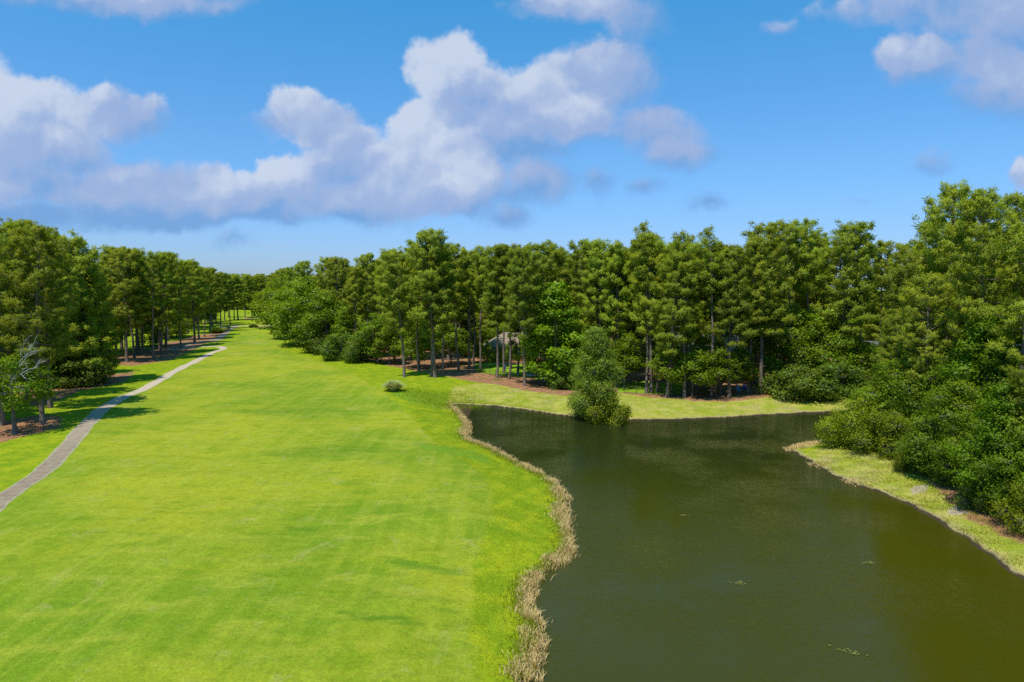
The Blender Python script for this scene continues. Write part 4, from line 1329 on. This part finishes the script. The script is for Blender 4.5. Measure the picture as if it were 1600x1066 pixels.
# tan roofed house
p = at(808, 566); z = g1(p[0], p[1])
h1 = tag(empty("house", (p[0], p[1] + 5.0, z), 0.06), "cream house with tan hipped roof half hidden behind the pine trunks", "house")
link("wall", Geo().box((0, 0, 1.55), (14.5, 8.4, 3.3)).mesh("wall", M_cream), h1)
link("roof", hip_roof(14.5, 8.4, 3.2, 3.2).mesh("roof", M_tan), h1)
for x in (-6.6, -4.9, -3.2):
    link("porch_post", Geo().box((x, -5.6, 1.3), (0.18, 0.18, 2.6)).mesh("porch_post", M_white), h1)
link("porch_roof", Geo().box((-4.9, -5.0, 2.72), (4.4, 1.7, 0.2)).mesh("porch_roof", M_tan), h1)
for x in (-5.6, -1.2, 1.4, 5.0): window(h1, x, -4.23, 1.6, 1.2, 1.6)
link("door", Geo().box((3.2, -4.22, 1.05), (1.0, 0.1, 2.1)).mesh("door", M_door), h1)
# grey house
p = at(1116, 594); z = g1(p[0], p[1])
h2 = tag(empty("house", (p[0], p[1] + 4.6, z), -0.05), "grey house with steep grey shingle roof and peach chimney behind the low trees", "house")
link("wall", Geo().box((0, 0, 2.4), (12.6, 8.6, 5.0)).add([[-6.29, -4.29, 4.9], [-6.29, 4.29, 4.9], [-6.29, 0, 7.5], [6.29, -4.29, 4.9], [6.29, 4.29, 4.9], [6.29, 0, 7.5]], None, [[0, 2, 1], [3, 4, 5]]).mesh("wall", M_greyw), h2)
link("roof", gable_roof(12.6, 8.6, 4.9, 2.9).mesh("roof", M_greyr), h2)
link("chimney", Geo().box((-0.6, -2.0, 6.7), (1.1, 0.9, 2.6)).mesh("chimney", M_peach), h2)
link("dormer", Geo().box((4.2, -4.9, 2.6), (3.6, 1.6, 5.2)).add([[2.1, -5.9, 5.15], [4.2, -5.9, 6.6], [6.3, -5.9, 5.15], [2.1, -2.6, 5.15], [4.2, -2.6, 6.6], [6.3, -2.6, 5.15]], [[0, 1, 4, 3], [1, 2, 5, 4]], [[0, 2, 1]]).mesh("dormer", M_greyw), h2)
for x, zz in ((-4.8, 1.5), (-2.2, 1.5), (-4.8, 3.9), (-1.8, 3.9)): window(h2, x, -4.33, zz, 1.3, 1.5)
for x, zz in ((3.4, 3.6), (5.2, 3.6), (4.2, 1.4)): window(h2, x, -5.74, zz, 1.0, 1.6)
link("door", Geo().box((0.4, -4.32, 1.05), (1.0, 0.1, 2.1)).mesh("door", M_white), h2)
# white trimmed house
p = at(1374, 590); z = g1(p[0], p[1])
h3 = tag(empty("house", (p[0], p[1] + 4.4, z), -0.1), "low pink brick house with white fascia glimpsed beside the right-hand grove", "house")
link("wall", Geo().box((1.2, 0, 2.3), (9.5, 7.6, 4.7)).mesh("wall", M_brick), h3)
link("roof", gable_roof(12.5, 7.6, 4.7, 1.8).mesh("roof", M_greyr), h3)
link("fascia", Geo().box((-1.6, -4.55, 4.35), (8.5, 0.14, 0.36)).mesh("fascia", M_white), h3)
for x in (-5.6, -4.4): link("porch_post", Geo().box((x, -4.2, 2.1), (0.36, 0.36, 4.2)).mesh("porch_post", M_white), h3)
for x in (-1.6, 1.2, 4.4): window(h3, x, -3.83, 2.6, 1.3, 1.5)
link("door", Geo().box((-3.0, -3.82, 1.05), (1.0, 0.1, 2.1)).mesh("door", M_door), h3)

# ------------------------------------------------------------------ yard things
M_iron = plain_mat("black_iron", (0.012, 0.012, 0.013), 0.5, 0.1)


def fence(pts_px, label):
    c = np.array([at_g(x, y) for x, y in pts_px])
    d = np.r_[0, np.cumsum(np.linalg.norm(np.diff(c[:, :2], axis=0), axis=1))]
    n = int(d[-1] / 1.9) + 1
    s = np.linspace(0, d[-1], n)
    P3 = np.c_[[np.interp(s, d, c[:, i]) for i in range(2)]].T
    zz = ground(P3[:, 0], P3[:, 1])
    root = tag(empty("metal_fence", (P3[0, 0], P3[0, 1], zz[0])), label, "fence")
    o = np.array([P3[0, 0], P3[0, 1], zz[0]])
    Q = np.c_[P3, zz] - o
    for q in Q:
        link("post", Geo().box((q[0], q[1], 0.62 + q[2]), (0.07, 0.07, 1.35)).box((q[0], q[1], 1.315 + q[2]), (0.1, 0.1, 0.05)).mesh("post", M_iron), root)
    gr = Geo()
    for i in range(n - 1):
        a, b = Q[i], Q[i + 1]
        for h in (0.15, 1.1):
            gr.tube([a + (0, 0, h), b + (0, 0, h)], 0.022, 4)
        for k in range(1, 13):
            m_ = a + (b - a) * k / 13
            gr.tube([m_ + (0, 0, 0.15), m_ + (0, 0, 1.1)], 0.009, 4)
    link("railing", gr.mesh("railing", M_iron), root)


fence([(742, 581), (775, 588), (810, 595), (852, 604)], "thin black metal fence on the straw slope below the tan-roofed house")
fence([(975, 614), (1030, 618), (1085, 622), (1135, 622)], "thin black metal fence among the trunks in front of the grey house")

M_blue = plain_mat("sky_blue_plastic", (0.16, 0.42, 0.72), 0.45, 0.05)
M_navy = plain_mat("royal_blue_plastic", (0.04, 0.08, 0.42), 0.45, 0.05)
M_grn = plain_mat("green_plastic", (0.02, 0.27, 0.12), 0.45, 0.05)


def rot_slab(g, c, s, rx):
    b = Geo().box((0, 0, 0), s); v = b.v[0]
    cs_, sn = math.cos(rx), math.sin(rx)
    v = np.c_[v[:, 0], v[:, 1] * cs_ - v[:, 2] * sn, v[:, 1] * sn + v[:, 2] * cs_] + np.array(c)
    g.add(v, b.q[0])


def garden_chair(px_, py_, mat, label, rz):
    p = at_g(px_, py_)
    root = tag(empty("garden_chair", p, rz), label, "garden chair")
    g = Geo()
    for k in range(5): rot_slab(g, (0, -0.24 + k * 0.12, 0.40 - k * 0.025), (0.56, 0.105, 0.025), -0.2)
    link("seat", g.mesh("seat", mat), root)
    g = Geo()
    for k in range(5): rot_slab(g, (-0.24 + k * 0.12, 0.42, 0.72 + 0.03 * (2 - abs(k - 2))), (0.105, 0.025, 0.85), -0.35)
    link("backrest", g.mesh("backrest", mat), root)
    for sx_ in (-1, 1):
        link("armrest", Geo().box((sx_ * 0.34, -0.02, 0.60), (0.12, 0.75, 0.03)).mesh("armrest", mat), root)
        link("leg", Geo().box((sx_ * 0.32, -0.32, 0.292), (0.04, 0.10, 0.58)).mesh("leg", mat), root)
        link("leg", Geo().box((sx_ * 0.32, 0.30, 0.292), (0.04, 0.10, 0.58)).mesh("leg", mat), root)


garden_chair(1155, 613, M_blue, "sky blue slatted garden chair on the straw left of the tall pale trunk", 0.3)
garden_chair(1163, 612, M_navy, "royal blue slatted garden chair right of the sky blue one", -0.3)
garden_chair(827, 584, M_grn, "green slatted garden chair near the kayak in the yard", 0.2)
garden_chair(788, 579, M_navy, "dark blue slatted garden chair in front of the tan-roofed house", 0.1)

# kayak lying in the yard
p = at_g(835, 588)
root = tag(empty("kayak", p, 0.1), "blue and white kayak lying on the grass in the yard", "kayak")
L = 3.4
t_ = np.linspace(0, 1, 15); prof = np.sin(np.pi * t_) ** 0.6
hv = []; ns = 10
for i in range(15):
    for k in range(ns):
        a = k / (ns - 1) * math.pi
        hv.append([(t_[i] - 0.5) * L, math.cos(a) * 0.38 * prof[i], 0.30 - math.sin(a) * 0.28 * (0.25 + 0.75 * prof[i]) + 0.10 * (2 * t_[i] - 1) ** 2])
hq = [[i * ns + k, i * ns + k + 1, (i + 1) * ns + k + 1, (i + 1) * ns + k] for i in range(14) for k in range(ns - 1)]
link("hull", Geo().add(hv, hq).mesh("hull", M_white, True), root)
dv = []
for i in range(15):
    for w in (-1, -0.5, 0.5, 1):
        dv.append([(t_[i] - 0.5) * L, w * 0.38 * prof[i], 0.305 + 0.10 * (2 * t_[i] - 1) ** 2 + (0.07 * prof[i] if abs(w) < 1 else 0)])
dq = [[i * 4 + k, i * 4 + k + 1, (i + 1) * 4 + k + 1, (i + 1) * 4 + k] for i in range(14) for k in range(3) if not (k == 1 and 5 <= i <= 8)]
link("deck", Geo().add(dv, dq).mesh("deck", M_blue, True), root)

# floating weed on the pond
M_weed = plain_mat("pond_weed", (0.16, 0.16, 0.03), 0.8, 0.3, 8)
for k, (x, y, r_, lb) in enumerate([(1153, 911, 0.22, "small yellow-green floating weed patch in the middle of the open water"), (1360, 880, 0.2, "pale floating weed scrap near the right bank"),
                                    (1323, 1018, 0.45, "long streak of floating weed at the bottom right"), (1066, 806, 0.2, "small floating leaf scrap toward the left middle of the pond")]):
    p = at(x, y, WL)
    g = Geo()
    for j in range(26):
        a = rg.uniform(0, 6.28); q = rg.normal(0, 1, 2) * np.array([r_, r_ * (0.45 if k != 2 else 0.25)])
        s1 = rg.uniform(0.03, 0.075)
        n_ = 6; an = np.arange(n_) / n_ * 6.28 + a
        rr_ = s1 * rg.uniform(0.6, 1.2, n_)
        v = np.c_[q[0] + np.cos(an) * rr_, q[1] + np.sin(an) * rr_, np.full(n_, 0.012 + 0.002 * j)]
        g.add(v, [[0, 1, 2, 3], [0, 3, 4, 5]])
    o = link("floating_weed", g.mesh("floating_weed", M_weed)); o.location = p; o.rotation_euler = (0, 0, -0.5 if k == 2 else 0)
    tag(o, lb, "water weed")

# ------------------------------------------------------------------ sky, clouds, sun
SUN_EL = 65.0
SUN_AZ = -148.0      # degrees clockwise from +Y (the view direction): high, behind the camera on the left
w = bpy.data.worlds.new("World"); sc.world = w; w.use_nodes = True
nt = w.node_tree; nt.nodes.clear(); N = NT(nt)
out = N.n("ShaderNodeOutputWorld")
sky = N.n("ShaderNodeTexSky", sky_type='NISHITA')
sky.sun_disc = False
sky.sun_elevation = R(SUN_EL); sky.sun_rotation = R(SUN_AZ)
sky.altitude = 0; sky.air_density = 1.0; sky.dust_density = 0.6; sky.ozone_density = 3.0
dirv = N.n("ShaderNodeTexCoord").outputs["Generated"]
sp = N.n("ShaderNodeSeparateXYZ"); N.l(dirv, sp.inputs[0])
skyc = N.mix(N.ss(sp.outputs[2], 0.02, 0.20), (0.66, 0.88, 1.36), (0.64, 1.08, 1.44))
skyc = N.mix(N.ss(sp.outputs[2], 0.16, 0.46), skyc, (0.36, 1.36, 1.66))
skyc = N.vmath('MULTIPLY', sky.outputs[0], skyc)
bg = N.n("ShaderNodeBackground"); N.l(skyc, bg.inputs[0]); bg.inputs[1].default_value = 0.115
yy = N.math('MAXIMUM', sp.outputs[1], 0.08)
cb_ = N.n("ShaderNodeCombineXYZ"); N.l(N.math('DIVIDE', sp.outputs[0], yy), cb_.inputs[0]); N.l(N.math('DIVIDE', sp.outputs[2], yy), cb_.inputs[1])
q = cb_.outputs[0]
wa = N.noise(q, 5.5, 6, 0.60, col=True)
wb = N.noise(q, 17.0, 5, 0.62, col=True)
q1 = N.vmath('ADD', q, N.vmath('MULTIPLY', N.vmath('SUBTRACT', wa, (0.5, 0.5, 0.5)), (0.075, 0.06, 0)))
q1 = N.vmath('ADD', q1, N.vmath('MULTIPLY', N.vmath('SUBTRACT', wb, (0.5, 0.5, 0.5)), (0.036, 0.032, 0)))
fb = N.noise(q, 14.0, 7, 0.62)
BL = [  # direction (as photo pixel), radii, weight, brightness of each billow
    (705, 108, 55, 44, 1, .80), (745, 150, 70, 45, 1, .50), (800, 185, 100, 50, 1, .45), (855, 150, 60, 40, 1, .85), (870, 185, 85, 45, 1, .80), (815, 165, 60, 38, 1, .62),
    (810, 232, 95, 24, .8, .10), (935, 108, 62, 44, .9, .50), (975, 135, 45, 34, .7, .30), (1000, 198, 62, 34, .8, .50), (1062, 244, 62, 24, .6, .40), (1030, 222, 60, 26, .7, .38),
    (648, 205, 42, 38, 1, .90), (690, 245, 85, 62, 1.1, .92), (735, 285, 60, 48, 1, .78), (640, 285, 80, 55, 1, .75), (600, 310, 90, 34, .9, .55), (680, 320, 120, 22, .8, .32),
    (845, 282, 58, 34, .8, .42), (800, 300, 60, 26, .5, .2), (785, 335, 46, 22, .6, .2), (465, 172, 36, 28, .75, .62), (500, 195, 48, 28, .8, .5), (540, 222, 42, 24, .7, .5),
    (425, 195, 40, 16, .4, .4), (540, 265, 70, 34, .8, .4), (455, 282, 52, 32, 1, .88), (490, 310, 70, 30, .95, .6), (400, 310, 70, 34, .95, .55), (315, 298, 52, 34, 1, .7),
    (260, 295, 70, 38, .95, .45), (180, 292, 60, 34, .95, .58), (110, 300, 70, 34, .95, .55), (200, 330, 150, 22, .8, .15), (400, 332, 150, 18, .8, .3), (560, 328, 120, 18, .7, .3),
    (60, 338, 110, 24, .8, .12), (290, 335, 90, 18, .7, .1), (20, 160, 50, 38, 1, .9), (70, 165, 60, 38, 1, .82), (120, 180, 55, 36, 1, .7), (165, 165, 42, 34, .95, .66),
    (210, 185, 50, 34, .85, .42), (60, 220, 90, 44, .95, .55), (15, 235, 60, 50, .95, .5), (8, 285, 36, 30, 1, .8), (60, 280, 60, 40, .9, .4), (120, 245, 60, 30, .7, .4),
    (-60, 200, 90, 100, 1, .6), (200, 2, 170, 18, .75, .4), (40, 0, 90, 14, .5, .3), (330, 5, 60, 14, .6, .45), (905, 5, 80, 26, .8, .6), (840, 15, 60, 18, .5, .4),
    (1000, 20, 60, 30, .55, .25), (1420, 12, 110, 32, .8, .45), (1530, 20, 110, 45, .85, .42), (1600, 40, 70, 50, .8, .4), (1410, 92, 40, 32, .75, .5), (1470, 95, 70, 32, .85, .55),
    (1545, 95, 70, 40, .9, .5), (1595, 130, 50, 55, .85, .6), (1540, 150, 50, 28, .5, .3), (1605, 275, 24, 26, .8, .7), (1445, 262, 50, 22, .42, .3), (1350, 308, 44, 8, .3, .3),
    (935, 285, 38, 24, .55, .28), (1012, 296, 32, 18, .5, .22), (1100, 316, 40, 17, .42, .2), (378, 377, 36, 18, .38, .25), (1210, 38, 24, 12, .35, .35), (1700, 90, 90, 90, .8, .5),
]


def qxy(px, py):
    d_ = ray(px, py)
    return d_[0] / d_[1], d_[2] / d_[1]


def field(vec):
    """cover, and brightness averaged over the nearby billows (each lit on its upper left)"""
    acc = num = den = None
    for x, y, rx, ry, wt, br in BL:
        cx_, cy_ = qxy(x, y)
        a, b = FPX / rx, FPX / ry
        v = N.vmath('MULTIPLY_ADD', vec, (a, b, 0), (-cx_ * a, -cy_ * b, 0))
        l2 = N.vmath('DOT_PRODUCT', v, v, out=1)
        f = N.math('MULTIPLY_ADD', N.math('SQRT', l2), -wt * 0.66, wt * 0.93)
        wgt = N.math('DIVIDE', wt, N.math('MULTIPLY_ADD', l2, l2, 0.15))
        loc = N.math('ADD', N.vmath('DOT_PRODUCT', v, (-0.08, 0.24, 0), out=1), br)
        if acc is None:
            acc = f; num = N.math('MULTIPLY', wgt, loc); den = wgt
        else:
            sm = N.n("ShaderNodeMath", operation='SMOOTH_MAX'); N.l(acc, sm.inputs[0]); N.l(f, sm.inputs[1]); sm.inputs[2].default_value = 0.12
            acc = sm.outputs[0]
            num = N.math('MULTIPLY_ADD', wgt, loc, num); den = N.math('ADD', den, wgt)
    return acc, N.math('DIVIDE', num, den)


F1, B1 = field(q1)
fbm = N.math('MULTIPLY', N.math('SUBTRACT', fb, 0.5), 0.55)
puff = N.noise(q1, 8.5, 6, 0.50)
puff2 = N.noise(N.vmath('ADD', q1, (-0.010, 0.018, 0)), 8.5, 6, 0.50)
dens = N.math('ADD', F1, N.math('ADD', fbm, N.math('MULTIPLY', N.math('SUBTRACT', puff, 0.5), 0.60)))
lit = N.math('ADD', N.math('MULTIPLY_ADD', B1, 1.25, -0.20), N.math('MULTIPLY', N.math('SUBTRACT', puff, puff2), 1.7))
lit = N.math('ADD', lit, N.math('MULTIPLY', N.math('SUBTRACT', puff, 0.5), 0.5))
lit = N.math('ADD', lit, N.math('MULTIPLY', fbm, 0.3))
alpha = N.ss(dens, 0.03, N.math('SUBTRACT', 0.50, N.math('MULTIPLY', N.ss(lit, 0.2, 0.9), 0.24)))
cc = N.mix(N.ss(lit, 0.0, 0.5), (0.18, 0.37, 0.71), (0.35, 0.46, 0.72))
cc = N.mix(N.ss(lit, 0.45, 1.0), cc, (0.62, 0.69, 0.83))
bg2 = N.n("ShaderNodeBackground"); N.l(cc, bg2.inputs[0]); bg2.inputs[1].default_value = 1.0
mxs = N.n("ShaderNodeMixShader"); N.l(N.math('MULTIPLY', alpha, 0.90), mxs.inputs[0]); N.l(bg.outputs[0], mxs.inputs[1]); N.l(bg2.outputs[0], mxs.inputs[2])
N.l(mxs.outputs[0], out.inputs[0])
w.cycles.sampling_method = 'MANUAL'; w.cycles.sample_map_resolution = 512

sd_ = bpy.data.lights.new("sun", 'SUN'); sd_.energy = 5.0; sd_.angle = R(0.53); sd_.color = (1.0, 0.955, 0.88)
so = bpy.data.objects.new("sun", sd_); COL.objects.link(so)
e_, a_ = R(SUN_EL), R(SUN_AZ)
sv = Vector((math.sin(a_) * math.cos(e_), math.cos(a_) * math.cos(e_), math.sin(e_)))
so.rotation_euler = sv.to_track_quat('Z', 'Y').to_euler(); so.location = (0, 0, 60)

# ------------------------------------------------------------------ render settings
sc.view_settings.view_transform = 'Standard'; sc.view_settings.look = 'None'; sc.view_settings.exposure = 0; sc.view_settings.gamma = 1
cy = sc.cycles
cy.use_denoising = False
cy.max_bounces = 8; cy.diffuse_bounces = 4; cy.glossy_bounces = 3; cy.transmission_bounces = 4; cy.transparent_max_bounces = 4
cy.caustics_reflective = False; cy.caustics_refractive = False
